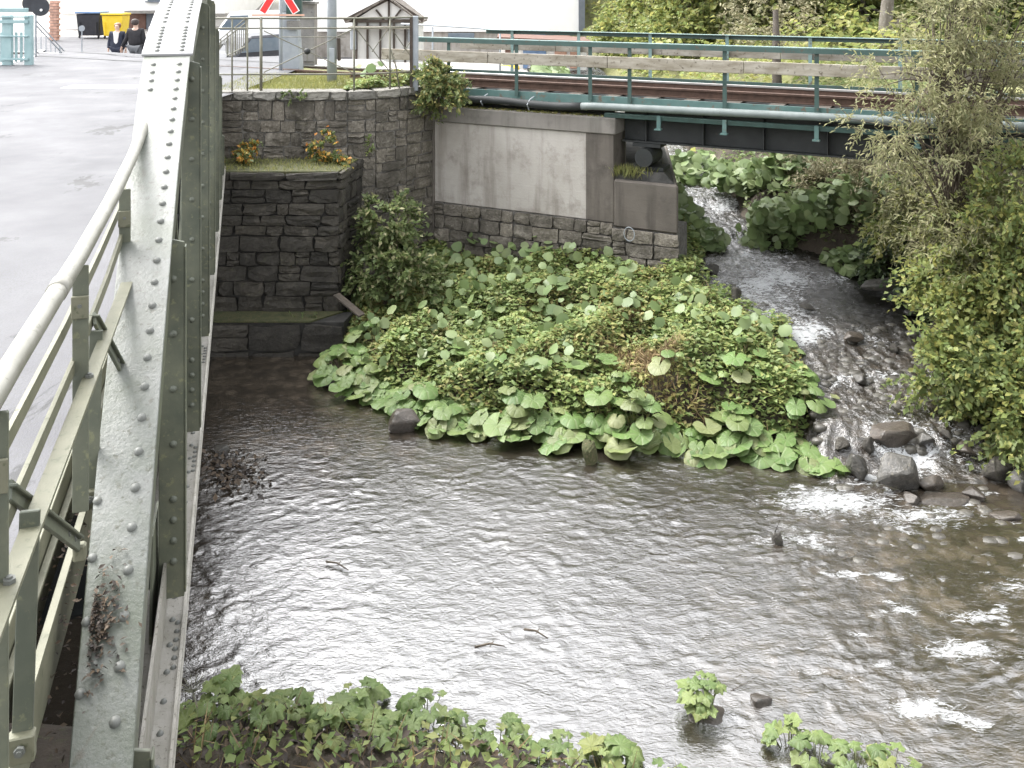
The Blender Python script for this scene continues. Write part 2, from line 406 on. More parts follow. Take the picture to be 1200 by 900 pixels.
LEFTUP = WALLB + SLEFTUP[1:] + [(3, 400), (-400, 400)]
NEAR = [(-400, 6.8), (-3.2, 6.85), (-1.6, 6.85), (-.9, 6.7), (0, 6.6), (.6, 6.4), (1.3, 6.2), (2.0, 6.2), (2.7, 6.1), (3.6, 5.85), (20, 5.0), (400, 3)]
NEARP = NEAR + [(400, -300), (-400, -300)]

def height(x, y):
    x = np.asarray(x, float); y = np.asarray(y, float)
    n = fbm(x * .9, y * .9, 4)
    bed_r = RIVER - .35 + .12 * n
    h = np.where(y > 10.7, np.maximum(zs(y) - .22 + .06 * n, bed_r), bed_r)
    h = np.where((x < 2.6) & (y < 14.5), bed_r, h)
    # planted island between river and stream
    df = seg_dist(x, y, FRONT); ds = seg_dist(x, y, SLEFT)
    zl = RIVER + (zs(y) - RIVER) * sstep((x - .3) / 2.7)
    hf = RIVER - .3 + .42 * sstep(df / .8) + .2 * df
    hi = np.maximum(hf, np.minimum(zl - .2 + .34 * sstep(ds / .5) + .1 * np.minimum(ds, 1), hf + (zl - RIVER + .1) * sstep(df / .9)))
    hi = np.minimum(hi, -4.1 - .16 * sstep((x - .3) / 1.5)) + .08 * n
    h = np.where(inside(x, y, ISL), hi, h)
    # right bank and the wooded hill behind
    dr = np.minimum(seg_dist(x, y, SRIGHT), seg_dist(x, y, [(70, 7.5), (12, 9.0), (7.2, 9.3), (6.4, 9.6)]))
    hr = zs(y) - .05 + .25 * sstep(dr / .4) + .42 * dr
    cap = -1.9 + np.maximum(0, y - 23) * .22 + np.maximum(0, x - 14) * .1
    hr = np.minimum(hr, np.minimum(cap, 14)) + .1 * n
    h = np.where(inside(x, y, RIGHT), hr, h)
    # level ground behind the walls
    dl = seg_dist(x, y, SLEFTUP)
    plaza = zroad(y) - .07
    plaza = np.where((x > -3.0) & (y > 14), np.minimum(plaza, -1.78) , plaza)
    hl = np.minimum(zs(y) - .05 + .2 * sstep(dl / .35) + .55 * dl, plaza)
    hl = np.where(y > 60, np.minimum(-2.9 + (y - 60) * .25, 15), hl)
    h = np.where(inside(x, y, LEFTUP), hl, h)
    # near bank under the viewer
    dn = seg_dist(x, y, NEAR)
    hn = RIVER - .1 + .22 * sstep(dn / .35) + .16 * dn + .09 * n
    hn = np.where(y < 1.6, -4.4 + 2.6 * sstep((1.6 - y) / .8), hn)
    h = np.where(inside(x, y, NEARP), hn, h)
    return h
def hz(x, y): return float(height(np.array([x]), np.array([y]))[0])

def axis(lo, a, b, hi, step):
    mid = np.arange(a, b + step / 2, step)
    out = [mid[0]]; s = step
    while out[-1] > lo: s *= 1.28; out.append(out[-1] - s)
    left = out[1:][::-1]; out = [mid[-1]]; s = step
    while out[-1] < hi: s *= 1.28; out.append(out[-1] + s)
    return np.concatenate([left, mid, out[1:]])
def grid(xs, ys):
    X, Y = np.meshgrid(xs, ys); n = len(xs)
    i = np.arange(len(ys) - 1)[:, None] * n + np.arange(n - 1)[None, :]
    return X.ravel(), Y.ravel(), np.stack([i, i + 1, i + n + 1, i + n], -1).reshape(-1, 4)

def ground_mat():
    m, t, p = nmat('soil_and_turf')
    g = N(t, 'ShaderNodeNewGeometry'); pos = g.outputs['Position']
    soil = ramp(t, noise(t, pos, 3, 6, .7), [(.3, (.028, .021, .015)), (.55, (.06, .047, .034)), (.75, (.1, .085, .065))])
    soil = mix(t, ramp(t, noise(t, pos, 14, 5, .7), [(.55, (0, 0, 0)), (.7, (1, 1, 1))]), soil, (.06, .065, .028))
    tur = ramp(t, noise(t, pos, 5, 6, .7), [(.3, (.1, .12, .035)), (.6, (.19, .19, .07)), (.8, (.24, .22, .11))])
    pav = ramp(t, noise(t, pos, 1.2, 5, .6), [(.3, (.24, .23, .22)), (.7, (.32, .3, .285))])
    a1 = N(t, 'ShaderNodeAttribute', attribute_name='turf'); a2 = N(t, 'ShaderNodeAttribute', attribute_name='paved')
    col = mix(t, a1.outputs['Fac'], soil, tur); col = mix(t, a2.outputs['Fac'], col, pav)
    t.links.new(col, p.inputs['Base Color']); p.inputs['Roughness'].default_value = .9
    bump(t, p, noise(t, pos, 22, 6, .7), .7, .04)
    return m
xs = axis(-400, -6.5, 9.0, 400, .085); ys = axis(-300, .2, 20, 420, .085)
X, Y, Q = grid(xs, ys); Z = height(X, Y)
flat = inside(X, Y, LEFTUP) & (Z > -3.6)
paved = np.clip(flat * sstep((Y - 19.2 + .5 * np.minimum(X + 3, 3)) / .6) * (Y < 70), 0, 1)
turf = np.clip((flat & (paved < .5)) | (inside(X, Y, RIGHT) & (Z > -3)), 0, 1) * sstep(.75 + fbm(X * 2, Y * 2))
tag(npmesh('ground', np.stack([X, Y, Z], 1), Q, ground_mat(), None, True, {'turf': turf, 'paved': paved}), 'brown soil banks and pale yard behind the walls', kind='structure')

# ------------------------------------------------------------------ river and stream
def water_mat(name, deep, bed, stone_scale, ior, bump_scale, bstr, fsc, fgain, f0=.46, f1=.8, fcol=.36):
    m, t, p = nmat(name)
    g = N(t, 'ShaderNodeNewGeometry'); pos = g.outputs['Position']
    vor = N(t, 'ShaderNodeTexVoronoi'); vor.inputs['Scale'].default_value = stone_scale
    wv = N(t, 'ShaderNodeVectorMath', operation='ADD'); nn = N(t, 'ShaderNodeTexNoise'); nn.inputs['Scale'].default_value = 7
    sc = N(t, 'ShaderNodeVectorMath', operation='SCALE'); sc.inputs['Scale'].default_value = .16
    t.links.new(pos, nn.inputs['Vector']); t.links.new(nn.outputs[1], sc.inputs[0]); t.links.new(pos, wv.inputs[0]); t.links.new(sc.outputs[0], wv.inputs[1])
    t.links.new(wv.outputs[0], vor.inputs['Vector'])
    sep = N(t, 'ShaderNodeSeparateColor'); t.links.new(vor.outputs['Color'], sep.inputs[0]); vcol = sep.outputs[0]
    cob = mix(t, ramp(t, vor.outputs['Distance'], [(.2, (1, 1, 1)), (.75, (.35, .35, .35))]), (.012, .01, .007), mix(t, 1.0, bed, ramp(t, vcol, [(0, (.35, .33, .3)), (.5, (.75, .68, .6)), (1, (1.3, 1.2, 1.1))]), 'MULTIPLY'))
    sh = N(t, 'ShaderNodeAttribute', attribute_name='shallow'); fo = N(t, 'ShaderNodeAttribute', attribute_name='foam')
    col = mix(t, sh.outputs['Fac'], deep, cob)
    t.links.new(col, p.inputs['Base Color'])
    p.inputs['Roughness'].default_value = .1; p.inputs['IOR'].default_value = ior
    mp = N(t, 'ShaderNodeMapping'); mp.inputs['Scale'].default_value = (1, 1.8, 1); t.links.new(pos, mp.inputs[0])
    h = math_(t, 'ADD', noise(t, mp.outputs[0], bump_scale, 4, .6, .6), math_(t, 'MULTIPLY', noise(t, mp.outputs[0], bump_scale * 3.1, 3, .6, .4), .3))
    bump(t, p, h, bstr, .03)
    # foam: white broken water plus painted stream sparkle, opaque and rough
    fm = N(t, 'ShaderNodeMapping'); fm.inputs['Rotation'].default_value = (0, 0, R(18)); fm.inputs['Scale'].default_value = (1, 2.6, 1); t.links.new(pos, fm.inputs[0])
    fv = math_(t, 'ADD', math_(t, 'MULTIPLY', fo.outputs['Fac'], 1.0), math_(t, 'MULTIPLY', math_(t, 'SUBTRACT', noise(t, fm.outputs[0], fsc, 8, .78, 1.2), .5), fgain))
    fn = ramp(t, fv, [(f0, (0, 0, 0)), (f1, (.88, .88, .88))])
    d = N(t, 'ShaderNodeBsdfPrincipled'); d.inputs['Base Color'].default_value = (fcol, fcol * 1.03, fcol * 1.05, 1); d.inputs['Roughness'].default_value = .6
    bb = N(t, 'ShaderNodeBump'); bb.inputs['Strength'].default_value = .8; bb.inputs['Distance'].default_value = .04
    t.links.new(noise(t, mp.outputs[0], 16, 5, .7), bb.inputs['Height']); t.links.new(bb.outputs[0], d.inputs['Normal'])
    ms = N(t, 'ShaderNodeMixShader'); t.links.new(fn, ms.inputs[0]); t.links.new(p.outputs[0], ms.inputs[1]); t.links.new(d.outputs[0], ms.inputs[2])
    t.links.new(ms.outputs[0], t.nodes['Material Output'].inputs[0])
    return m
M['river'] = water_mat('river_water', (.02, .0165, .0125), (.085, .074, .06), 7.0, 3.0, 12.0, .3, 9, 2.8, .44, .74)
M['stream'] = water_mat('stream_water', (.011, .01, .008), (.05, .044, .038), 8.5, 2.0, 13.0, .8, 9, 3.4, .5, .66, .46)
def ridged(x, y, o=3):
    s = 0; a = 1
    for i in range(o):
        s = s + a * (1 - 2 * np.abs(perlin(x * 2 ** i + 31 * i, y * 2 ** i + 11 * i))); a *= .45
    return s
xs = axis(-60, -5.0, 7.4, 60, .029); ys = axis(-20, 5.6, 14.0, 40, .029)
ys = ys[(ys < 16)]
X, Y, Q = grid(xs, ys)
wx, wy = X + .25 * perlin(X * 1.1, Y * 1.1), Y + .2 * perlin(X * 1.3 + 9, Y * 1.3)
brown = np.exp(-((X + 2.6) / 1.5) ** 2 - ((Y - 11.0) / .9) ** 2)
rough = np.clip(1 - .72 * sstep((Y - 10.2 + .5 * perlin(X * .8, Y * .8)) / .9) - .45 * brown, .16, 1) * (.85 + .35 * perlin(X * .6 + 4, Y * .9))
rough = rough * (1 + .35 * sstep((X - 1.5) / 3))
def crest(x, y, k=2.6):
    r = 1 - np.abs(perlin(x, y)) * k
    return np.where(r > 0, r * r, .12 * np.maximum(r, -2))
def rot(x, y, a): return x * math.cos(a) + y * math.sin(a), -x * math.sin(a) + y * math.cos(a)
sx, sy = X + .16 * perlin(X * 2.1, Y * 2.1) + .05 * perlin(X * 6, Y * 6), Y + .12 * perlin(X * 1.7 + 7, Y * 2.3) + .22 * np.sin(X * .9)
sx, sy = sx + .22 * fbm(X * 1.4 + 20, Y * 1.6, 3), sy + .16 * fbm(X * 1.5, Y * 1.7 + 30, 3)
ax1, ay1 = rot(sx, sy, .3); ax2, ay2 = rot(sx, sy, -.38); ax3, ay3 = rot(sx, sy, .12)
pat = np.clip(.45 + 1.5 * np.abs(perlin(X * .9, Y * 1.3 + 5)) + .5 * perlin(X * 2.2, Y * 2.8), .2, 1.8)
Z = RIVER + .8 * rough * pat * (.0115 * crest(ax1 * 2.3, ay1 * 4.9, 3.6) + .0085 * crest(ax2 * 4.2 + 3, ay2 * 8.1, 3.2) + .0058 * crest(ax3 * 8.3 + 3, ay3 * 14.5, 3) + .0035 * fbm(X * 12, Y * 16, 2)) + .012 * perlin(X * .9, Y * 1.3) * rough
foam = np.zeros_like(X)
for fx, fy, sx, sy, a in [(3.75, 10.25, .42, .28, 1.15), (4.5, 10.2, .4, .22, .7), (5.3, 10.25, .8, .2, .85), (3.3, 9.65, .75, .3, .75), (4.1, 9.4, .7, .25, .62), (2.7, 9.0, .6, .2, .5),
                          (3.0, 6.9, .3, .12, .75), (3.6, 7.5, .35, .13, .75), (4.4, 7.4, .4, .14, .7), (4.6, 8.3, .5, .12, .6), (3.9, 7.9, .35, .1, .6)]:
    foam = np.maximum(foam, (a * 1.05) * np.exp(-((X - fx - .3 * (Y - fy)) / sx) ** 2 - ((Y - fy) / sy) ** 2))
foam = np.maximum(foam, .72 * sstep((X - .6) / 3.2) * sstep((fbm(X * 2.2 + .8 * Y, Y * 4.2, 3) - .1) * 2.2))
Z += foam * .03 * fbm(X * 6, Y * 6, 3)
crestfoam = sstep((crest(sx * 2.6, sy * 5.6) - .35) / .5) * sstep((X - .9 - .25 * (Y - 6)) / 2.2)
foam = np.maximum(foam, .5 * crestfoam * sstep(.3 + perlin(X * 1.3, Y * 1.8)))
shallow = np.clip(.8 * brown + sstep((X + .2 - (Y - 6) * .35) / 3.2) * .5 + sstep(fbm(X * .7, Y * .7) * 1.4) * .35 + .6 * sstep((10.4 - Y) * 0 + (Y - 11.2) / 1.5), 0, 1)
tag(npmesh('river', np.stack([X, Y, Z], 1), Q, M['river'], None, True, {'foam': foam, 'shallow': shallow}), 'wide shallow rippling river across the whole picture', kind='structure')

v_ = np.arange(9.95, 40, .045); u_ = np.linspace(0, 1, 110)
U, Vv, Q = grid(u_, v_)
xl = np.interp(Vv, SY, SXL) - .3; xr = np.interp(Vv, SY, SXR) + .35
X = xl + (xr - xl) * U; Y = Vv
fall = np.exp(-((Y - 10.45) / .35) ** 2)
Z = zs(Y + .12 * perlin(X * 2.3, Y * .6) * fall * 2) + (.02 * crest(X * 3.4 + .3 * Y, Y * 4.6) + .016 * crest(X * 7.1, Y * 8.3 + X) + .008 * crest(X * 13, Y * 14) + .006 * fbm(X * 9, Y * 9, 2)) * np.clip(1.1 - .9 * np.exp(-((X - 5.6) / .75) ** 2 - ((Y - 13.9) / .9) ** 2), .1, 1.2)
pool = np.exp(-((X - 5.6) / .75) ** 2 - ((Y - 13.9) / .9) ** 2) 
Z = Z * (1 - .0) - pool * .02
fast = np.exp(-((X - 3.75 - .12 * (Y - 13)) / .75) ** 2) * sstep((Y - 11.8) / 1.2) * (1 - sstep((Y - 15.2) / .8))  # fast reach: sparkle painted as white flecks along with the riffle foam
stepf = sum(np.exp(-((Y + .25 * perlin(X * 1.5, Y * .4) - yy) / .16) ** 2) for yy in (11.6, 12.7, 14.4, 16.0, 17.4, 19.1))
foam = np.clip(.5 * stepf * sstep(.6 + perlin(X * 1.9, Y * .7)) * (X < 5.2) + .95 * fall * sstep(.35 + 1.2 * perlin(X * 1.7, Y * .5)) + fast * .5 + .25 * sstep((fbm(X * 3, Y * 2.2, 3) - .15) * 2) * (1 - pool) + .35 * sstep((Y - 16) / 2), 0, 1.1)
Z = np.where(Y < 10.0, np.minimum(Z, RIVER - .02), Z) - .22 * (1 - sstep(U / .1)) * (Y < 11.2)
foam = foam * sstep((U - .1) / .08)
shallow = np.clip(.55 + .4 * sstep((13.2 - Y) / 1.5) - pool, 0, 1)
tag(npmesh('stream', np.stack([X, Y, Z], 1), Q, M['stream'], None, True, {'foam': foam, 'shallow': shallow}), 'fast shallow stream running in from under the railway bridge', kind='structure')

# ------------------------------------------------------------------ road: frame of the road bridge, s forward along it, t to the right
TH = math.atan(317.0 / F)
CT, ST = math.cos(TH), math.sin(TH)
def B(t, s, z): return Vector((t * CT - s * ST, s * CT + t * ST, z))
V, Fq = [], []
ss = [-6, 0, 4, 8, 12, 13, 14, 14.9] + [15 + .5 * k for k in range(36)] + [36, 40, 50, 64]
for s in ss:
    if s < 15: a, b = -5.3, -.62
    else: a, b = -12 - (s - 15) * .4, -.3 + min(1, (s - 15) / 4) * 1.4 + max(0, s - 30) * .5
    for k in range(5):
        p = B(a + (b - a) * k / 4, s, 0); V.append((p.x, p.y, float(zroad(p.y * 1.0 + .25 * p.x + 1.2)) + .0))
for i in range(len(ss) - 1):
    for k in range(4): Fq.append((i * 5 + k, i * 5 + k + 1, i * 5 + k + 6, i * 5 + k + 5))
tag(npmesh('road', np.array(V), np.array(Fq), M['asphalt'], None, True), 'pale wet road crossing the bridge towards the yard', kind='structure')
def on_road(px, py):
    """where picture point (px,py) meets the road surface"""
    d = 14.0
    for _ in range(60):
        x = (px - 600) / F * d; z = float(zroad(d + .25 * x + 1.2)); d += .5 * ((HY - py) * d / F - z) * -F / (HY - py) * -1 if False else 0
        d = .5 * d + .5 * (-z * F / (py - HY))
    return Vector(((px - 600) / F * d, d, z))
def strip(name, pts, wd, label):
    V, Fq = [], []
    for i, p in enumerate(pts):
        a = pts[max(0, i - 1)]; b = pts[min(len(pts) - 1, i + 1)]
        dd = (b - a); dd.z = 0; dd.normalize(); sd = Vector((-dd.y, dd.x, 0)) * wd / 2
        for sgn in (1, -1):
            q = p + sd * sgn; V.append((q.x, q.y, float(zroad(q.y + .25 * q.x + 1.2)) + .006))
    for i in range(len(pts) - 1): Fq.append((2 * i, 2 * i + 1, 2 * i + 3, 2 * i + 2))
    tag(npmesh(name, np.array(V), np.array(Fq), M['paint_white']), label, kind='structure')
strip('edge_line_marking', [on_road(x, y) for x, y in [(-60, 84), (0, 76), (22, 71), (38, 65), (50, 58)]], .22, 'white edge line curving across the road by the turquoise railing')
a, b = on_road(78, 102), on_road(165, 102)
strip('stop_line_marking', [a.lerp(b, k / 4) for k in range(5)], .42, 'white stop line on the road before the level crossing')
# ------------------------------------------------------------------ ROAD BRIDGE (riveted bowstring truss seen from its end)
bridge = thing('road_bridge', 'riveted grey-green bowstring truss road bridge with pale tube handrail running away over the river', 'bridge', B(-.4, 1.89, -2.72), rz=TH)
SM, HALF = 8.31, 6.42
def ztop(s): return -.0425 - .0647 * (s - SM) ** 2
def tl(s):   # left edge of the top plate
    k = min(1, max(0, (SM - abs(s - SM) * 1.0 - 2.4 + 0) / 3.5)) if False else min(1, max(0, (6.3 - abs(s - SM)) / 3.9))
    return -.415 - .14 * k
def tr(s): return -.276 - .018 * min(1, max(0, (6.3 - abs(s - SM)) / 3.9))
nodes = [SM + k for k in (-5.565, -3.975, -2.385, -.795, .795, 2.385, 3.975, 5.565)]
def ribbon(sa, sb, n, zoff, th, dl=0.0, dr=0.0):
    m = MB(); vs = []
    for i in range(n + 1):
        s = sa + (sb - sa) * i / n; z = ztop(s) + zoff
        a, b = tl(s) - dl, tr(s) + dr
        vs += [B(a, s, z), B(b, s, z), B(b, s, z - th), B(a, s, z - th)]
    fs = [(4 * i + j, 4 * i + (j + 1) % 4, 4 * i + 4 + (j + 1) % 4, 4 * i + 4 + j) for i in range(n) for j in range(4)]
    fs += [(0, 1, 2, 3), (4 * n + 3, 4 * n + 2, 4 * n + 1, 4 * n)]
    return m.add(vs, fs)
S0, S1 = SM - HALF, SM + HALF
chord = ribbon(S0, S1, 48, 0, .014).build('top_chord', M['chord'], bridge, bevel=.003)
web = MB()
for i in range(48):
    for f in (0.03, .97):
        sa, sb = S0 + (S1 - S0) * i / 48, S0 + (S1 - S0) * (i + 1) / 48
        ta = tl(sa) + (tr(sa) - tl(sa)) * f; tb = tl(sb) + (tr(sb) - tl(sb)) * f
        za, zb = ztop(sa) - .015, ztop(sb) - .015
        e = B(.012, 0, 0)
        web.prism([B(ta, sa, za), B(tb, sb, zb), B(tb, sb, max(zb - .2, -2.74)), B(ta, sa, max(za - .2, -2.74))], e if f < .5 else -e)
web.build('chord_web', M['post'], bridge)
K0, K1 = nodes[2], nodes[5]
cover = ribbon(K0, K1, 22, .016, .016, .012, .014).build('cover_plate', M['chord_light'], bridge, bevel=.003)
dome = MB()
sg = 8; vs = [(0, 0, .62)] + [(math.cos(2 * math.pi * k / sg) * .72, math.sin(2 * math.pi * k / sg) * .72, .47) for k in range(sg)] + [(math.cos(2 * math.pi * k / sg), math.sin(2 * math.pi * k / sg), -.05) for k in range(sg)]
fs = [(0, 1 + k, 1 + (k + 1) % sg) for k in range(sg)] + [(1 + k, 9 + k, 9 + (k + 1) % sg, 1 + (k + 1) % sg) for k in range(sg)]
dome.add(vs, fs); dome_me = dome.mesh('rivet', True); dome_me.materials.append(M['rivet'])
dome_dk = dome.mesh('rivet', True); dome_dk.materials.append(M['rivet_shaded'])
Rz = Matrix.Rotation(TH, 3, 'Z')
def rivet(p, parent, nrm_rot, r=.0185, me=None):
    place('rivet', me or dome_me, p, nrm_rot, (r, r, r), parent)
def slope_rot(s): return Rz @ Matrix.Rotation(math.atan(-2 * .0647 * (s - SM)), 3, 'X')
s = 2.35
while s < K0 - .05:
    rivet(B(tr(s) - .055, s, ztop(s) + .0005), chord, slope_rot(s), .0165)
    if s > 4.9 and s > K0 - .55: rivet(B(tl(s) + .06, s, ztop(s) + .0005), chord, slope_rot(s), .0165)
    s += .108
s = 2.4
while s < 3.3:
    rivet(B(tl(s) + .012, s, ztop(s) + .0005), chord, slope_rot(s), .015); s += .15
for i in range(8):
    s = K0 + .05 + i * .062
    for tt in (-.485, -.345): rivet(B(tt, s, ztop(s) + .0165), cover, slope_rot(s), .0175)
s = K0 + .62
while s < 9.6:
    for tt in (-.485, -.345): rivet(B(tt, s, ztop(s) + .0165), cover, slope_rot(s), .0175)
    s += .105
# bottom chord: flange strip, lip and two webs
bc = MB()
bc.prism([B(-.225, S0 - .15, -2.72), B(-.225, S1 + .1, -2.72), B(-.56, S1 + .1, -2.72), B(-.56, S0 - .15, -2.72)], (0, 0, -.018))
bc.build('bottom_chord', M['flange'], bridge, bevel=.003)
lip = MB()
lip.prism([B(-.243, S0 - .15, -2.719), B(-.243, S1 + .1, -2.719), B(-.243, S1 + .1, -2.70), B(-.243, S0 - .15, -2.70)], B(.012, 0, 0))
for t0 in (-.325, -.46):
    lip.prism([B(t0, S0 - .1, -2.719), B(t0, S1 + .05, -2.719), B(t0, S1 + .05, -2.50), B(t0, S0 - .1, -2.50)], B(.012, 0, 0))
lip.build('chord_flange_angle', M['flange'], bridge)
bcp = [o for o in COL.objects if o.name == 'bottom_chord'][0]
s = 2.2
while s < 7.5:
    rivet(B(-.285, s, -2.7195), bcp, Rz, .014); s += .16
for nd in nodes[1:4]:
    for k in range(6): rivet(B(-.262, nd - .08 - .055 * k, -2.7195), bcp, Rz, .013)
# verticals: a plate across the bridge with an angle leg along each edge
for i, nd in enumerate(nodes):
    zt = ztop(nd) - .017
    v = MB()
    v.prism([B(-.345, nd, -2.66), B(-.24, nd, -2.66), B(-.24, nd, zt - .03), B(-.345, nd, zt)], B(0, .012, 0))
    v.prism([B(-.345, nd + .0125, -2.66), B(-.345, nd + .085, -2.66), B(-.345, nd + .085, zt), B(-.345, nd + .0125, zt)], B(.011, 0, 0))
    v.prism([B(-.2395, nd - .004, -2.64), B(-.2395, nd + .045, -2.64), B(-.2395, nd + .045, zt - .05), B(-.2395, nd - .004, zt - .05)], B(.007, 0, 0))
    pst = v.build('vertical_post', M['post'], bridge, bevel=.002)
    z = -2.5
    while z < zt - .1 and i < 7:
        rivet(B(-.285, nd - .0005, z), pst, Rz @ Matrix.Rotation(R(90), 3, 'X'), .017, dome_dk)
        z += .24 if z > -2.3 else .09
# diagonals and gussets
for a, b in zip(nodes[:-1], nodes[1:]):
    up = b < SM + .1
    za, zb = (ztop(a) - .2, -2.6) if not up else (-2.6, ztop(b) - .2)
    MB().bar(B(-.39, a, za), B(-.39, b, zb), .012, .075, up=B(0, 0, 1)).build('diagonal', M['rail_bar' if a < 4 else 'post'], bridge)
    MB().bar(B(-.42, a, -2.6 if not up else ztop(a) - .25), B(-.42, b, ztop(b) - .25 if not up else -2.6), .01, .06).build('diagonal', M['post'], bridge)
for nd in nodes:
    MB().prism([B(-.365, nd - .22, -2.7), B(-.365, nd + .22, -2.7), B(-.365, nd + .14, -2.3), B(-.365, nd - .14, -2.3)], B(.01, 0, 0)).build('gusset', M['post'], bridge)
    cbm = MB()
    cbm.prism([B(-.56, nd - .1, -2.1), B(-5.4, nd - .1, -2.1), B(-5.4, nd + .1, -2.1), B(-.56, nd + .1, -2.1)], (0, 0, -.016))
    cbm.prism([B(-.56, nd - .1, -2.6), B(-5.4, nd - .1, -2.6), B(-5.4, nd + .1, -2.6), B(-.56, nd + .1, -2.6)], (0, 0, -.016))
    cbm.prism([B(-.56, nd - .006, -2.117), B(-5.4, nd - .006, -2.117), B(-5.4, nd - .006, -2.599), B(-.56, nd - .006, -2.599)], B(0, .012, 0))
    cbm.build('cross_beam', M['girder'], bridge)
for tt in (-1.2, -2.2, -3.2, -4.2):
    MB().prism([B(tt, S0, -1.92), B(tt + .14, S0, -1.92), B(tt + .14, S0, -2.095), B(tt, S0, -2.095)], B(0, S1 - S0, 0)).build('stringer', M['girder'], bridge)
MB().prism([B(-.6, S0 - .3, -1.712), B(-5.4, S0 - .3, -1.712), B(-5.4, S0 - .3, -1.915), B(-.6, S0 - .3, -1.915)], B(0, S1 - S0 + .4, 0)).build('deck_slab', M['concrete_dark'], bridge)
e = MB()
e.prism([B(-.592, S0 - .3, -1.66), B(-.592, S1, -1.66), B(-.592, S1, -1.9), B(-.592, S0 - .3, -1.9)], B(.012, 0, 0))
e.build('deck_edge_angle', M['rail_bar'], bridge, bevel=.002)
MB().prism([B(-.53, S0 - .3, -1.78), B(-.53, 3.7, -1.78), B(-.53, 3.7, -2.0), B(-.53, S0 - .3, -2.0)], B(.008, 0, 0)).build('edge_plate', M['rail_bar'], bridge)
# tube handrail, posts, flat bars, braces
def E(te, d, z): return Vector((-317 / F * d + te, d, z))      # te: offset right of the bridge axis line at depth d
hp = [E(-.50, .2, -.84), E(-.505, 1.2, -.835), E(-.505, 2.06, -.83), E(-.50, 2.9, -.83), E(-.50, 3.6, -.815), E(-.50, 4.3, -.775), E(-.50, 4.8, -.715), E(-.50, 5.15, -.665), E(-.475, 5.32, -.63)]
hr = MB().tube(hp, .0265, 12).build('handrail_tube', M['pipe'], bridge, True)
MB().tube([E(-.503, 2.55, -.83), E(-.503, 2.62, -.83)], .0295, 12).build('tube_joint', M['pipe'], bridge, True)
V0 = lambda *a: Vector(a)
ax_ = B(0, 1, 0); rx = B(1, 0, 0)
def flat(name, a, b, wd, th, mat, up, parent=bridge): return MB().bar(a, b, wd, th, up).build(name, M[mat], parent, bevel=.002)
bolt_me = MB()
bolt_me.tube([(0, 0, -.1), (0, 0, .55)], 1.0, 6); bolt_me.tube([(0, 0, .55), (0, 0, .9)], .5, 8)
bolt_me = bolt_me.mesh('bolt'); bolt_me.materials.append(M['rivet'])
def bolt(p, rot, parent, r=.017): place('bolt', bolt_me, p, rot, (r, r, r), parent)
FX = Rz @ Matrix.Rotation(R(90), 3, 'X')
for d, zb in ((1.15, -2.4), (1.90, -2.3), (2.9, -1.62), (4.0, -1.25), (4.7, -.95)):
    pst = flat('rail_post', E(-.497, d, -.86), E(-.497, d, zb), .046, .012, 'post', ax_)
    bolt(E(-.497, d - .008, -.98), FX, pst, .013)
    flat('post_clip', E(-.497, d - .013, -.95), E(-.497, d - .013, -1.02), .05, .008, 'rail_bar', ax_, pst)
for d, zf, ta in ((2.1, -1.69, -.485), (3.2, -1.74, -.507), (4.3, -1.72, -.515)):
    ar = MB(); a0, a1 = E(-.525 if d < 3 else -.505, d + .02, -1.135), (E(-.47, 2.7, -1.60) if d < 3 else E(-.445, 3.5, -1.43) if d < 4 else E(-.47, 4.5, -1.2))
    ar.bar(a0, a1, .012, .045 if d < 3 else .05, up=ax_); ar.bar(a0 + V0(0, 0, .01), a1 + V0(0, 0, .016), .035, .008, up=(0, 0, 1))
    ar = ar.build('bracket_arm', M['post'], bridge, bevel=.002)
    for k in (.82, .93): bolt(a0.lerp(a1, k) + V0(0, -.01, .01), FX, ar, .012)
    MB().box(a1 + V0(.0, .01, -.03), (.035, .03, .05), Rz).build('bracket_nut', M['rail_bar'], ar, bevel=.006)
    lw = flat('lower_post', E(ta + .012, d, -1.17), E(ta, d - .02, zf + .04), .042, .012, 'post', ax_)
    ft = MB().box(E(ta, d - .03, zf + .015), (.055, .03, .06), Rz).build('foot_plate', M['rail_bar'], lw, bevel=.003)
    bolt(E(ta, d - .048, zf + .02), FX, ft, .012)

b1 = [E(-.55, .3, -1.06), E(-.55, 2.06, -1.06), E(-.55, 2.9, -1.06), E(-.548, 3.6, -1.03), E(-.54, 4.3, -.97), E(-.53, 4.9, -.86)]
b2 = [E(-.53, .3, -1.2), E(-.53, 2.06, -1.2), E(-.52, 2.9, -1.17), E(-.515, 3.6, -1.12), E(-.51, 4.3, -1.03), E(-.5, 4.9, -.91)]
b3 = [E(-.47, .3, -1.21), E(-.47, 1.9, -1.21), E(-.468, 2.9, -1.21), E(-.465, 3.9, -1.2), E(-.46, 4.4, -1.13)]
m = MB()
for p, q in zip(b3[:-1], b3[1:]): m.bar(p, q, .044, .011)
m = m.build('rail_flat_bar', M['rail_bar'], bridge)
for d in (1.9, 2.9, 3.9): bolt(E(-.47, d, -1.203), Rz, m, .013)
for bb in (b1, b2):
    m = MB()
    for p, q in zip(bb[:-1], bb[1:]): m.bar(p, q, .012, .042)
    m.build('rail_flat_bar', M['rail_bar'], bridge)
for tt in (-.505, -.565):
    MB().bar(B(tt, S0 - .2, -1.74), B(tt, 4.6, -1.74), .02, .012).build('edge_bar', M['rail_bar'], bridge)
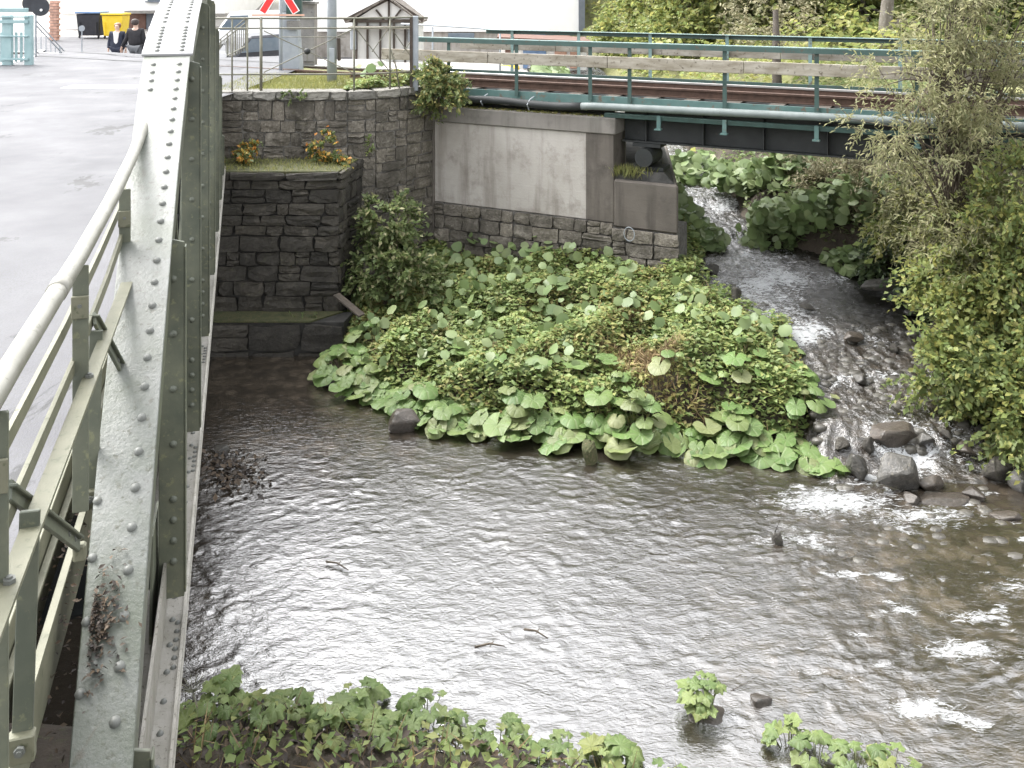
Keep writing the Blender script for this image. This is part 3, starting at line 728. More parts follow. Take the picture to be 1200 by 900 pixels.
# litter caught where the deck edge meets the chord
def leaf_cloud(name, P, size, mat, parent=None, aspect=.55, up=.6, fold=.12, droop=0.0, dirs=None):
    P = np.asarray(P, float); n = len(P); size = np.broadcast_to(np.asarray(size, float), (n,))
    nr = rng.normal(size=(n, 3)); nr /= np.linalg.norm(nr, axis=1)[:, None]; nr[:, 2] = np.abs(nr[:, 2]) * (1 if up > 0 else 1) + up
    nr /= np.linalg.norm(nr, axis=1)[:, None]
    a = rng.normal(size=(n, 3)) if dirs is None else np.asarray(dirs, float) + .35 * rng.normal(size=(n, 3))
    if dirs is None: a -= nr * (a * nr).sum(1)[:, None]
    a[:, 2] -= droop; a /= np.linalg.norm(a, axis=1)[:, None]
    b = np.cross(nr, a); b /= np.maximum(np.linalg.norm(b, axis=1), 1e-6)[:, None]
    nr = np.cross(a, b)
    L = (size * rng.uniform(.7, 1.25, n))[:, None]; W = L * aspect
    v0 = P - a * L * .5; v2 = P + a * L * .5; mid = P - a * L * .05 + nr * L * fold
    V = np.stack([v0, mid + b * W * .5, v2, mid - b * W * .5], 1).reshape(-1, 3)
    i = np.arange(n)[:, None] * 4
    Fq = np.concatenate([i + np.array([[0, 1, 2]]), i + np.array([[0, 2, 3]])], 0)
    return npmesh(name, V, Fq, mat, parent)
P = []
for k in range(320):
    s = random.gauss(2.98, .06); t0 = -.425 + abs(random.gauss(0, .04)); P.append(B(t0, s, ztop(s) + .006 + random.random() * .015))
for k in range(500):
    s = random.uniform(2.2, 4.2); P.append(B(random.uniform(-.585, -.46), s, max(-2.1, min(-1.78, ztop(s) - .06)) + random.random() * .02))
tag(leaf_cloud('leaf_litter', P, .02, M['litter'], None, .5, .8), 'brown leaf litter caught beside the near end of the riveted chord', 'leaf litter', kind='stuff')
# ------------------------------------------------------------------ masonry
def stone_variant(k):
    r = random.Random(100 + k); m = MB(); nx, nz = 4, 4
    vs = []
    for j in range(nz):
        for i in range(nx):
            x = -.5 + i / (nx - 1); z = -.5 + j / (nz - 1)
            ed = (i in (0, nx - 1)) + (j in (0, nz - 1))
            y = (.42 if ed == 0 else .3 if ed == 1 else .12) + r.uniform(-.3, .3)
            x += r.uniform(-.06, .06) - .05 * x * (ed == 2); z += r.uniform(-.07, .07) - .06 * z * (ed == 2)
            vs.append((max(-.5, min(.5, x)), y, max(-.5, min(.5, z))))
    ring = [j * nx + i for (i, j) in [(0, 0), (1, 0), (2, 0), (3, 0), (3, 1), (3, 2), (3, 3), (2, 3), (1, 3), (0, 3), (0, 2), (0, 1)]]
    n0 = len(vs)
    for q in ring: vs.append((vs[q][0], -1.0, vs[q][2]))
    fs = [(j * nx + i, j * nx + i + 1, (j + 1) * nx + i + 1, (j + 1) * nx + i) for j in range(nz - 1) for i in range(nx - 1)]
    fs += [(ring[q], ring[(q + 1) % 12], n0 + (q + 1) % 12, n0 + q) for q in range(12)]
    return m.add(vs, fs)
def stone_set(mat):
    out = []
    for k in range(14):
        me = stone_variant(k).mesh('stone'); me.materials.append(mat); out.append(me)
    return out
ST_GREY, ST_DARK, ST_COPE = stone_set(M['stone']), stone_set(M['stone_dark']), stone_set(M['coping'])

def courses(parent, p0, e, n, u0, u1, z0, z1, ch, cl, pool, depth=.05, name='stone', gap=.013, skip=None):
    """lay stones on the plane through p0 along e, facing n, between heights z0 and z1"""
    Mrot = Matrix((e, n, Vector((0, 0, 1)))).transposed()
    z = z0
    while z < z1 - .04:
        h = min(random.uniform(*ch), z1 - z)
        if z1 - z - h < .07: h = z1 - z
        u = u0 - random.uniform(0, .12)
        while u < u1 - .03:
            l = random.uniform(*cl)
            a, b = max(u, u0), min(u + l, u1)
            if u1 - b < .12: b = u1
            hh = h
            if b - a > .06 and not (skip and skip((a + b) / 2, z + h / 2)):
                f = random.uniform(.4, .6)
                lay = [(0, 1)] if h < .16 or random.random() > .22 else [(0, f), (f, 1)]
                for f0, f1 in lay:
                    c = Vector(p0) + e * ((a + b) / 2) + n * random.uniform(-.012, .022); c.z = z + h * (f0 + f1) / 2
                    rot = Mrot @ Matrix.Rotation(random.uniform(-.03, .03), 3, 'Y') @ Matrix.Rotation(random.uniform(-.05, .05), 3, 'Z')
                    place(name, random.choice(pool), c, rot, (b - a - gap, depth * random.uniform(.6, 1.1), h * (f1 - f0) - gap), parent)
            if b >= u1: break
            u = b
        z += h
V3 = Vector
def wall_body(parent, pts, thick, z0, z1, mat, back=.012, name='mortar_core'):
    m = MB()
    for a, b in zip(pts[:-1], pts[1:]):
        a, b = V3(a), V3(b); e = (b - a).normalized(); n = V3((e.y, -e.x, 0))
        m.prism([(*(a - n * back).xy, z0), (*(b - n * back).xy, z0), (*(b - n * (back + thick)).xy, z0), (*(a - n * (back + thick)).xy, z0)], (0, 0, z1 - z0))
    return m.build(name, mat, parent)

# upper retaining wall with curved wing and coping
wallU = thing('retaining_wall', 'grey stone retaining wall with coping under the iron fence, curving to the concrete abutment', 'stone wall', (-2.4, 14.95, -4.5))
WP = [V3((-5.6, 14.95, 0)), V3((-2.62, 14.95, 0)), V3((-2.2, 15.1, 0)), V3((-1.75, 15.5, 0)), V3((-1.36, 16.05, 0))]
wall_body(wallU, WP[:2], .45, -2.9, -1.80, M['mortar'])
wall_body(wallU, WP[1:], .45, -5.0, -1.80, M['mortar'])
for k, (a, b) in enumerate(zip(WP[:-1], WP[1:])):
    e = (b - a).normalized(); n = V3((e.y, -e.x, 0)); L = (b - a).length
    courses(wallU, a, e, n, 0, L, -2.74 if k == 0 else -4.6, -1.80, (.14, .28), (.15, .52), ST_GREY, .05, gap=.011)
    courses(wallU, a + n * .05, e, n, 0, L, -1.80, -1.645, (.155, .155), (.3, .55), ST_COPE, .05, 'coping_stone', .02)
    m = MB(); nb = n * .07
    m.prism([(*(a + n * .03).xy, -1.79), (*(b + n * .03).xy, -1.79), (*(b - n * .45).xy, -1.79), (*(a - n * .45).xy, -1.79)], (0, 0, .125))
    m.build('coping_core', M['coping'], wallU)

# lower bearing block with footing
wallL = thing('bridge_abutment', 'dark wet stone abutment block with mossy ledge and stepped footing at the water', 'bridge abutment', (-3.2, 13.9, -5.4))
LP = [V3((-7.5, 13.9, 0)), V3((-2.56, 13.9, 0)), V3((-2.40, 15.0, 0))]
m = MB(); m.prism([(-7.5, 13.94, -5.5), (-2.61, 13.94, -5.5), (-2.46, 14.9, -5.5), (-7.5, 14.9, -5.5)], (0, 0, 2.70)); m.build('mortar_core', M['mortar_dark'], wallL)
for a, b in zip(LP[:-1], LP[1:]):
    e = (b - a).normalized(); n = V3((e.y, -e.x, 0)); L = (b - a).length
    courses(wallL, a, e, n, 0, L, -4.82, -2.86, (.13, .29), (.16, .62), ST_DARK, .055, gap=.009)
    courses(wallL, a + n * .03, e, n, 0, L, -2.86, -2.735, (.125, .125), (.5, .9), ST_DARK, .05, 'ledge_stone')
m = MB(); m.prism([(-7.5, 13.90, -2.79), (-2.58, 13.90, -2.79), (-2.44, 14.93, -2.79), (-7.5, 14.93, -2.79)], (0, 0, .062)); m.build('ledge_top', M['moss'], wallL)
m = MB(); m.prism([(-7.5, 13.5, -5.7), (-2.42, 13.5, -5.7), (-2.36, 13.93, -5.7), (-7.5, 13.93, -5.7)], (0, 0, .88)); m.build('footing_core', M['mortar_dark'], wallL)
courses(wallL, V3((-7.5, 13.46, 0)), V3((1, 0, 0)), V3((0, -1, 0)), 0, 5.1, -5.6, -4.84, (.26, .4), (.5, .95), ST_DARK, .06, 'footing_stone')
m = MB(); m.prism([(-7.5, 13.47, -4.815), (-2.9, 13.47, -4.815), (-2.5, 13.9, -4.815), (-7.5, 13.9, -4.815)], (0, 0, .02)); m.build('moss_strip', M['moss'], wallL)

# railway abutment
def RW(u, v, z): return V3((-.9 + .8944 * u + .4472 * v, 15.8 - .4472 * u + .8944 * v, z))
EU = V3((.8944, -.4472, 0)); NV = V3((-.4472, -.8944, 0))
RROT = Matrix((EU, -NV, V3((0, 0, 1)))).transposed()
def rbox(m, u0, u1, v0, v1, z0, z1):
    return m.prism([RW(u0, v0, z0), RW(u1, v0, z0), RW(u1, v1, z0), RW(u0, v1, z0)], (0, 0, z1 - z0))
SKEW = -.36
def sbox(m, u0, u1, v0, v1, z0, z1):
    return m.prism([RW(u0 + SKEW * v0, v0, z0), RW(u1 + SKEW * v0, v0, z0), RW(u1 + SKEW * v1, v1, z0), RW(u0 + SKEW * v1, v1, z0)], (0, 0, z1 - z0))
abut = thing('railway_abutment', 'pale stained concrete railway abutment on coursed stone, with bearing bench over the stream', 'abutment', RW(1.5, 0, -4.6))
rbox(MB(), -.75, 2.76, .03, .6, -3.66, -2.29).build('concrete_panel', M['concrete'], abut, bevel=.01)
rbox(MB(), -.75, 2.80, -.02, .7, -2.288, -2.03).build('concrete_cap', M['concrete_cap'], abut, bevel=.015)
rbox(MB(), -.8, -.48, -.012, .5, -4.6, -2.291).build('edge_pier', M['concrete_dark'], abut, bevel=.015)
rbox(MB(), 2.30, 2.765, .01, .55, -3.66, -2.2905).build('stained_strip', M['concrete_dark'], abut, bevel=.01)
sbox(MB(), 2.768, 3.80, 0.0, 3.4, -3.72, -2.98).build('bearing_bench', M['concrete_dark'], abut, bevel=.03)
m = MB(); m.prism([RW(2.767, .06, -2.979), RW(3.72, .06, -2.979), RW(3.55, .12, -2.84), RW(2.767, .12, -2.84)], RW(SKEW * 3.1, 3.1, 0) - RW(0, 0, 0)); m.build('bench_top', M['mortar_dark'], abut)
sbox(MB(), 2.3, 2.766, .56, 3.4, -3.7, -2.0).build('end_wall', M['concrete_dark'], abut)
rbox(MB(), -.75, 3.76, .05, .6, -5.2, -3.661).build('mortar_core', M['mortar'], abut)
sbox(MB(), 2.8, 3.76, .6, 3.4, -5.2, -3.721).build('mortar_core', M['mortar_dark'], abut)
courses(abut, RW(0, 0, 0), EU, NV, -.47, 2.75, -4.75, -3.665, (.17, .24), (.2, .46), ST_GREY, .05)
courses(abut, RW(0, -.015, 0), EU, NV, 2.75, 3.82, -4.85, -3.725, (.2, .3), (.25, .5), ST_GREY, .05)
SD = (RW(SKEW, 1, 0) - RW(0, 0, 0)).normalized()
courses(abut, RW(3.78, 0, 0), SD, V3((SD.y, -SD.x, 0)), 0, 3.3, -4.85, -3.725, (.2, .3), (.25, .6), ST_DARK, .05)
# small painted ring mark on the stained stone
rg = MB(); c = RW(3.05, -.075, -3.78)
rg.tube([c + EU * (.085 * math.cos(a)) + V3((0, 0, .105 * math.sin(a))) for a in [k * math.pi / 9 for k in range(19)]], .007, 5)
rg.build('chalk_ring', M['galv'], abut)

# ------------------------------------------------------------------ RAILWAY BRIDGE and track
rb = thing('railway_bridge', 'dark green steel railway bridge with weathered plank handrails crossing over the stream', 'railway bridge', RW(2.8, .4, -2.4))
for v in (.38, 2.05):
    m = MB(); rbox(m, 2.82, 9.8, v - .14, v + .14, -1.86, -1.835); rbox(m, 2.82, 9.8, v - .14, v + .14, -2.42, -2.395)
    rbox(m, 2.82, 9.8, v - .008, v + .008, -2.3945, -1.8605)
    for k in range(8): rbox(m, 3.2 + .9 * k, 3.215 + .9 * k, v - .13, v - .0085, -2.394, -1.861)
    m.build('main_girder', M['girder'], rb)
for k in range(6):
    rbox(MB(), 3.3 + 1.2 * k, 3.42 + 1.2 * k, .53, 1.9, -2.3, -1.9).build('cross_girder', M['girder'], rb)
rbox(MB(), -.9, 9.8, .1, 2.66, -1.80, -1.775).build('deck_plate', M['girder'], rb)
rbox(MB(), -.6, 9.8, .045, .065, -1.89, -1.70).build('fascia_plate', M['fascia'], rb, bevel=.003)
rbox(MB(), 2.6, 9.8, .02, .14, -2.03, -1.965).build('edge_channel', M['green_steel'], rb, bevel=.004)
rbox(MB(), -.6, 9.8, 2.69, 2.71, -1.89, -1.70).build('fascia_plate', M['fascia'], rb, bevel=.003)
pp = []
for k in range(60):
    u = -.62 + k * .18
    z = -1.885 + (.025 * math.sin(u * 2.6) if u < 2.4 else 0) - (.05 * max(0, -u) if u < 0 else 0)
    pp.append(RW(u, -.075, z + .012 * max(0, u)))
dk = MB().tube(pp[:17], .062, 10).build('service_pipe', M['girder'], rb, True)
lt = MB().tube(pp[16:], .058, 10).build('service_pipe', M['galv'], rb, True)
lt.data.materials[0] = weathered('grey_pipe', (.12, .145, .14), (.17, .195, .19), (.09, .1, .09), 4, .5, 20, .62, .1)
for u in (-.2, .5, 1.35): MB().tube([RW(u, -.075, -1.97 + .025 * math.sin(u * 2.6)), RW(u, -.145, -1.885), RW(u + .02, -.09, -1.81), RW(u + .04, .03, -1.77)], .009, 5).build('pipe_tie', M['galv'], dk)
for u in (3.5, 4.5, 5.8, 7.1, 8.4):
    m = MB(); rbox(m, u - .03, u + .03, -.03, .01, -2.14, -1.95); rbox(m, u - .05, u + .05, -.09, .015, -2.16, -2.141); m.build('pipe_bracket', M['fascia'], rb)
def handrail(v, us, side, post_m, z0=0.0, ue=9.8, us0=-1.5):
    m = MB(); rbox(m, us0 + .6, ue, v - .05, v + .05, -.865 + z0, -.852 + z0); m.build('handrail_top', M['teal'], rb, bevel=.002)
    m = MB(); rbox(m, us0 + .6, ue, v - .05 * side - .006, v - .05 * side + .006, -.935 + z0, -.866 + z0); m.build('handrail_angle', M['teal_shaded'], rb)
    m = MB(); rbox(m, us0 + 1.2, ue, v - .02, v + .01, -1.42 + z0, -1.375 + z0); m.build('lower_rail', M['teal_shaded'], rb)
    u = us0
    while u < ue:
        b = min(u + 2.1, ue)
        rbox(MB(), u + .004, b - .004, v - .075 * side - .02, v - .075 * side + .02, -1.25 + z0 + random.uniform(-.006, .006), -1.07 + z0).build('plank', M['wood'], rb, bevel=.006)
        u = b
    for u in us:
        m = MB(); rbox(m, u - .03, u + .03, v - .01, v + .004, -1.78 + z0, -.866 + z0); rbox(m, u - .03, u - .022, v + .0045, v + .06, -1.78 + z0, -.866 + z0)
        m.build('handrail_post', M[post_m], rb)
handrail(0.0, [-.19, 1.09, 2.38, 3.03, 4.5, 5.8, 7.1, 8.4, 9.6], 1, 'teal_shaded')
handrail(2.62, [-.3, 1.1, 2.5, 3.9, 5.3, 6.7, 8.1, 9.5], -1, 'teal', .02)
# bearing under the girder
br = MB(); rbox(br, 2.95, 3.5, .2, .56, -2.83, -2.78); rbox(br, 3.0, 3.45, .22, .54, -2.48, -2.425)
br.tube([RW(3.22, .1, -2.63), RW(3.22, .62, -2.63)], .145, 14)
br.build('roller_bearing', M['girder'], rb)
rbox(MB(), 9.7, 12, -.2, 3.2, -5.2, -1.9).build('far_abutment', M['concrete_dark'], rb)

track = thing('railway_track', 'rusty railway track on dark sleepers running over the bridge to the level crossing', 'railway track', RW(0, 1.25, -1.75))
for v in (.75, 1.75):
    m = MB(); rbox(m, -16, 14, v - .055, v + .055, -1.745, -1.73); rbox(m, -16, 14, v - .009, v + .009, -1.7299, -1.64); m.build('rail_web', M['rust'], track)
    rbox(MB(), -16, 14, v - .03, v + .03, -1.6395, -1.602).build('rail_head', M['rail_head'] if v > 1 else M['rust'], track, bevel=.005)
    rbox(MB(), -.9, 9.8, v + .16, v + .20, -1.77, -1.66).build('guard_rail', M['rust'], track)
for k in range(44):
    u = -15 + k * .65
    rbox(MB(), u - .11, u + .11, .3, 2.2, -1.773, -1.747).build('sleeper', M['dark_wood'], track)
# rail grooves let into the road at the crossing
for v in (.75, 1.75):
    m = MB(); vs = []
    for k in range(15):
        u = -4.4 - k * .55
        for dv in (-.05, .05):
            p = RW(u, v + dv, 0); vs.append((p.x, p.y, float(zroad(p.y + .25 * p.x + 1.2)) + .006))
    m.add(vs, [(2 * i, 2 * i + 1, 2 * i + 3, 2 * i + 2) for i in range(14)]).build('crossing_rail', M['girder'], track)

# ------------------------------------------------------------------ FENCES
fn = thing('iron_fence', 'old iron fence with crossed braces on top of the stone retaining wall', 'fence', (-3.3, 15.1, -1.66))
FP = {272: 15.05, 306: 15.1, 415: 15.1, 457: 15.35, 487: 15.6}
def fpt(px, y_):
    d = FP.get(px) or np.interp(px, list(FP.keys()), list(FP.values())); return V3(((px - 600) / F * d, d, 0)) + V3((0, 0, y_))
ZT, ZM, ZB = -.50, -.66, -1.40
for px, r, zt in ((250, .016, ZT), (272, .014, ZT), (290, .014, ZT), (306, .024, ZT + .02), (415, .016, ZT + .02), (457, .016, ZT + .02)):
    MB().tube([fpt(px, -1.68), fpt(px, zt)], r, 7).build('fence_post', M['fence_iron'], fn, True)
MB().box(fpt(487, -1.1), (.09, .09, 1.24)).build('fence_post', M['galv'], fn, bevel=.006)
MB().box(fpt(482, -1.1), (.05, .05, 1.22)).build('fence_post', M['timber'], fn)
for z, r in ((ZT, .017), (ZM, .013), (ZB, .014)):
    MB().tube([fpt(p, z) for p in (244, 272, 306, 360, 415, 457, 487)] + ([fpt(487, z) + V3((.2, .05, -.01))] if z == ZT else []), r, 7).build('fence_rail', M['fence_iron'], fn, True)
MB().tube([fpt(330, -.8), fpt(405, -.8)], .007, 6).build('fence_rail', M['fence_iron'], fn)
for a, b in (((309, ZB + .03), (413, ZM - .02)), ((309, ZM - .04), (413, ZB + .03)), ((418, ZM - .02), (456, ZB + .03)), ((455, ZM - .02), (436, -1.05)), ((459, ZM - .02), (484, -1.2)), ((484, -.85), (472, -1.08))):
    MB().tube([fpt(a[0], a[1]), fpt(b[0], b[1])], .009, 6).build('cross_brace', M['fence_iron'], fn)
MB().tube([fpt(458, -1.02), fpt(464, -1.3), fpt(468, -1.66)], .014, 6).build('bent_brace', M['fence_iron'], fn, True)
bl = MB(); c = fpt(360, -1.03)
bl.tube([c + V3((0, -.05, 0)), c + V3((0, -.035, 0)), c + V3((0, 0, 0)), c + V3((0, .035, 0)), c + V3((0, .05, 0))], [.008, .04, .055, .04, .008], 10); bl.build('brace_boss', M['girder'], fn, True)
MB().tube([c + V3((0, 0, -.05)), c + V3((0, 0, -.2))], .006, 5).build('brace_pin', M['fence_iron'], fn)

tr_ = thing('tube_railing', 'thin grey tube railing with rounded end behind the teal bridge handrail', 'railing', at(550, 20, -1.7))
MB().tube([at(470, 20.5, -.8), at(505, 20.2, -.82), at(560, 19.7, -.86), at(590, 19.4, -.9), at(600, 19.3, -.96), at(602, 19.3, -1.05)], .02, 7).build('top_tube', M['galv'], tr_, True)
for px, d in ((507, 20.2), (586, 19.45)): MB().tube([at(px, d, -1.85), at(px, d, -.86)], .02, 7).build('railing_post', M['galv'], tr_, True)

def picket(name, label, p, q, h, n, mat, slope=True, group=None):
    t = thing(name, label, 'railing', p.lerp(q, .5))
    for k, hh in ((0, h), (1, h * .86), (2, .1)):
        MB().tube([p + V3((0, 0, hh)), q + V3((0, 0, hh))], .018, 6).build('railing_bar', M[mat], t)
    for k in range(n + 1):
        b = p.lerp(q, k / n); MB().tube([b, b + V3((0, 0, h * (1 if k % 5 == 0 else .86)))], .022 if k % 5 == 0 else .011, 6).build('baluster', M[mat], t)
    return t
picket('ramp_railing', 'brown baluster railing running down the ramp beyond the level crossing', at(288, 21, -1.42 - .0), at(250, 33, -2.75), .72, 22, 'fence_iron')
# ------------------------------------------------------------------ things beyond the crossing
PZ = -2.83
def bins(name, label, px0, px1, d, ytop, body, lid, z0=PZ):
    a, b = at(px0, d, z0), at(px1, d, z0); wd = (b - a).x; zt = -(ytop - HY) * d / F; h = zt - z0; c = (a + b) / 2
    t = thing(name, label, 'waste bin', c)
    m = MB(); x0, x1, y0, y1 = c.x - wd / 2, c.x + wd / 2, d, d + 1.1
    m.add([(x0 + .08, y0 + .1, z0 + .14), (x1 - .08, y0 + .1, z0 + .14), (x1 - .08, y1 - .1, z0 + .14), (x0 + .08, y1 - .1, z0 + .14), (x0, y0, zt - .16), (x1, y0, zt - .16), (x1, y1, zt - .16), (x0, y1, zt - .16)],
          [(0, 1, 2, 3), (4, 5, 6, 7), (0, 1, 5, 4), (1, 2, 6, 5), (2, 3, 7, 6), (3, 0, 4, 7)])
    m.build('bin_body', M[body], t, bevel=.03)
    m = MB(); m.box((c.x, d + .53, zt - .08), (wd + .08, 1.2, .1)); m.tube([(x0, d - .04, zt - .1), (x1, d - .04, zt - .1)], .035, 7); m.build('bin_lid', M[lid], t, bevel=.03)
    for sx in (-1, 1):
        MB().tube([(c.x + sx * wd * .4 - .03, d + .15, z0 + .09), (c.x + sx * wd * .4 + .03, d + .15, z0 + .09)], .09, 10).build('bin_wheel', M['black'], t, True)
        MB().box((c.x + sx * wd * .35, d - .02, z0 + .55), (.05, .05, .7)).build('bin_rib', M[body], t)
bins('waste_bin', 'black wheeled waste container with blue lid beside the yellow one', 89, 117, 52, 13, 'black', 'blue')
bins('waste_bin', 'yellow wheeled waste container behind the walking people', 119, 143, 51.5, 15, 'yellow', 'yellow')

# far white building over bins and brown doors
hb = thing('white_building', 'white rendered building with brown doors behind the waste bins', 'building', at(150, 58, PZ))
x0, x1 = at(66, 58, 0).x, at(262, 58, 0).x
m = MB(); m.box(((x0 + x1) / 2, 63, PZ + 5.7), (x1 - x0, 9.6, 9)); m.build('upper_wall', M['plaster'], hb)
m = MB(); m.box(((x0 + x1) / 2 - 2.2, 63.2, PZ + .6), (x1 - x0 - 4.6, 9.4, 1.195)); m.build('ground_floor_wall', M['plaster'], hb)
for px0, px1, mm in ((143.5, 168, 'brown_door'), (168.6, 184, 'grey_trim'), (184.6, 197, 'black')):
    a, b = at(px0, 57.95, 0), at(px1, 57.95, 0)
    MB().box(((a.x + b.x) / 2, 58.38, PZ + .62), ((b - a).x, .1, 1.24)).build('door', M[mm], hb, bevel=.02)
a, b = at(144, 57, 0), at(198, 57, 0)
MB().box(((a.x + b.x) / 2, 57.7, PZ + 1.33), ((b - a).x, 1.0, .12)).build('canopy', M['roof'], hb)
a, b = at(172, 58, 0), at(195, 58, 0)
w_ = MB().box(((a.x + b.x) / 2, 58.17, -.28), ((b - a).x, .08, 1.15)).build('window', M['glass'], hb); MB().box(((a.x + b.x) / 2, 58.08, -.9), ((b - a).x + .2, .2, .08)).build('window_sill', M['grey_trim'], w_)
bp = thing('brick_pillar', 'pale red brick gate pillar beside the yellowish bush', 'pillar', at(64, 50, PZ))
for k in range(14):
    for j in (0, 1):
        MB().box(at(64, 50, PZ + .08 + k * .15) + V3(((j - .5) * .21 + (.03 if k % 2 else -.03), 0, 0)), (.2, .35, .125)).build('brick', M['brick_red'], bp)
MB().box(at(64, 50, PZ + 1.05), (.34, .31, 2.1)).build('mortar_core', M['mortar'], bp)

# round road sign seen from behind, small post, turquoise railing, stair railing
sg = thing('road_sign', 'round road sign seen from its dark back on a thin pole by the turquoise railing', 'road sign', at(42, 21.5, -1.6))
MB().tube([at(42, 21.5, -1.65), at(42, 21.5, .2)], .022, 8).build('sign_pole', M['galv'], sg, True)
c = at(47.5, 21.4, -.45); MB().tube([c, c + V3((0, -.02, 0))], .21, 22).build('sign_disc', M['black'], sg)
c = at(36.5, 21.9, -.38); MB().tube([c, c + V3((0, -.02, 0))], .2, 22).build('sign_disc', M['black'], sg)
c = at(48.5, 21.35, -.52); MB().tube([c, c + V3((0, -.02, 0))], .03, 8).build('sign_reflector', M['white_paint'], sg)
sp = thing('marker_post', 'thin marker post with a small round plate on the far yard', 'post', at(96, 31, -2.85))
MB().tube([at(96, 31, -2.85), at(96, 31, -1.3)], .02, 6).build('post_tube', M['galv'], sp); c = at(96, 30.95, -1.36); MB().tube([c, c + V3((0, -.02, 0))], .1, 14).build('post_plate', M['galv'], sp)
tq = thing('turquoise_railing', 'faded turquoise steel railing with broad posts at the far side of the road', 'railing', at(15, 19.6, -1.62))
turq = weathered('faded_turquoise_paint', (.22, .33, .34), (.28, .39, .4), (.22, .26, .26), 4, .55, 18, .66, .1)
for px, wd in ((-40, .18), (-18, .1), (9, .2), (34, .16)): MB().box(at(px, 19.6, -1.12), (wd, .1, 1.08)).build('railing_post', turq, tq, bevel=.01)
for px in (-30, -8, -2, 2, 19, 25): MB().box(at(px, 19.62, -1.25), (.045, .03, .62)).build('baluster', turq, tq)
for z, th in ((-.48, .09), (-.62, .03), (-.72, .07), (-1.02, .03), (-1.5, .05)): MB().box(at(0, 19.6, z) + V3((-.3, -.07, 0)), (1.85, .04, th)).build('railing_rail', turq, tq, bevel=.005)
picket('stair_railing', 'short grey railing with sloping top descending from the road behind the sign pole', at(42, 22.6, -1.62), at(75, 25.5, -2.55), .82, 6, 'galv')

# level crossing sign, mast, cabinet and concrete box
ax = thing('level_crossing_sign', 'red and white crossed level crossing sign above the fence', 'road sign', at(329, 18.2, -1.7))
MB().tube([at(329, 18.3, -1.75), at(329, 18.3, .6)], .035, 8).build('sign_pole', M['galv'], ax, True)
cx = at(327.5, 18.15, 0.0); cx.z = .03
for sgn in (1, -1):
    d = V3((math.sin(R(32)) * sgn, 0, math.cos(R(32)))); yo = V3((0, -.03 * (sgn > 0), 0))
    arm = MB().bar(cx - d * .62 + yo, cx + d * .62 + yo, .15, .02, up=(0, -1, 0)).build('sign_arm', M['white_paint'], ax)
    for e2 in (1, -1):
        MB().bar(cx + d * .28 * e2 + yo - V3((0, .014, 0)), cx + d * .6 * e2 + yo - V3((0, .014, 0)), .118, .006, up=(0, -1, 0)).build('red_field', M['red_paint'], arm)
MB().box(at(326, 18.0, -.535), (1.0, .03, .035)).build('sign_bar', M['brick_red'], ax)
MB().box(at(345, 18.6, -.3), (.3, .1, .6)).build('sign_backing', M['green_steel'], ax)
mast = thing('signal_mast', 'pale grey tapering concrete signal post below the crossed sign', 'signal post', at(341, 18.6, -1.8))
MB().prism([at(326, 18.6, -1.82), at(353, 18.6, -1.82), at(347, 18.6, -.5), at(329, 18.6, -.5)], (0, .3, 0)).build('mast_base', M['galv'], mast, bevel=.02)
MB().box(at(344, 18.55, -.75), (.26, .06, .18)).build('mast_plate', M['olive'] if False else M['roof'], mast)
MB().prism([at(329, 18.62, -.5), at(346, 18.62, -.5), at(345, 18.62, 1.0), at(330, 18.62, 1.0)], (0, .26, 0)).build('mast_shaft', M['galv'], mast, bevel=.02)
cab = thing('equipment_cabinet', 'grey olive equipment cabinet with a cap behind the signal post', 'cabinet', at(360, 19.6, -1.8))
MB().box(at(360, 19.8, -1.1), (.36, .36, 1.5)).build('cabinet_body', M['concrete_cap'], cab, bevel=.015)
MB().box(at(360, 19.8, -.33), (.42, .42, .06)).build('cabinet_cap', M['roof'], cab, bevel=.01)
MB().box(at(360, 19.61, -1.0), (.3, .02, 1.1)).build('cabinet_door', M['roof'], cab, bevel=.005)
MB().box(at(357, 19.6, -.18), (.3, .3, .22)).build('cabinet_box', M['green_steel'], cab, bevel=.01)
lp = thing('lamp_post', 'tall galvanised steel lamp post standing in the grass behind the fence', 'lamp post', at(389, 16.6, -1.75))
MB().tube([at(389, 16.6, -1.8), at(389, 16.6, 0), at(389, 16.6, 3.2)], [.088, .084, .07], 16).build('post_tube', M['galv'], lp, True)
MB().box(at(389, 16.5, -1.2) + V3((0, -.0, 0)), (.09, .02, .25)).build('post_door', M['galv'], lp, bevel=.004)
MB().tube([at(397, 16.6, -.9), at(397.5, 16.6, -1.3)], .03, 8).build('post_clamp', M['timber'], lp)
MB().tube([at(389, 16.6, 3.1), at(389, 16.6, 3.6), at(389, 16.2, 3.9), at(389, 15.4, 4.0)], .035, 8).build('lamp_arm', M['galv'], lp, True)
MB().box(at(389, 15.2, 3.98), (.2, .6, .1)).build('lamp_head', M['roof'], lp, bevel=.03)

M['dark_roof'] = weathered('brown_roof_boards', (.1, .085, .07), (.17, .15, .13), (.06, .05, .04), 4, .85, 24, .6, .3)
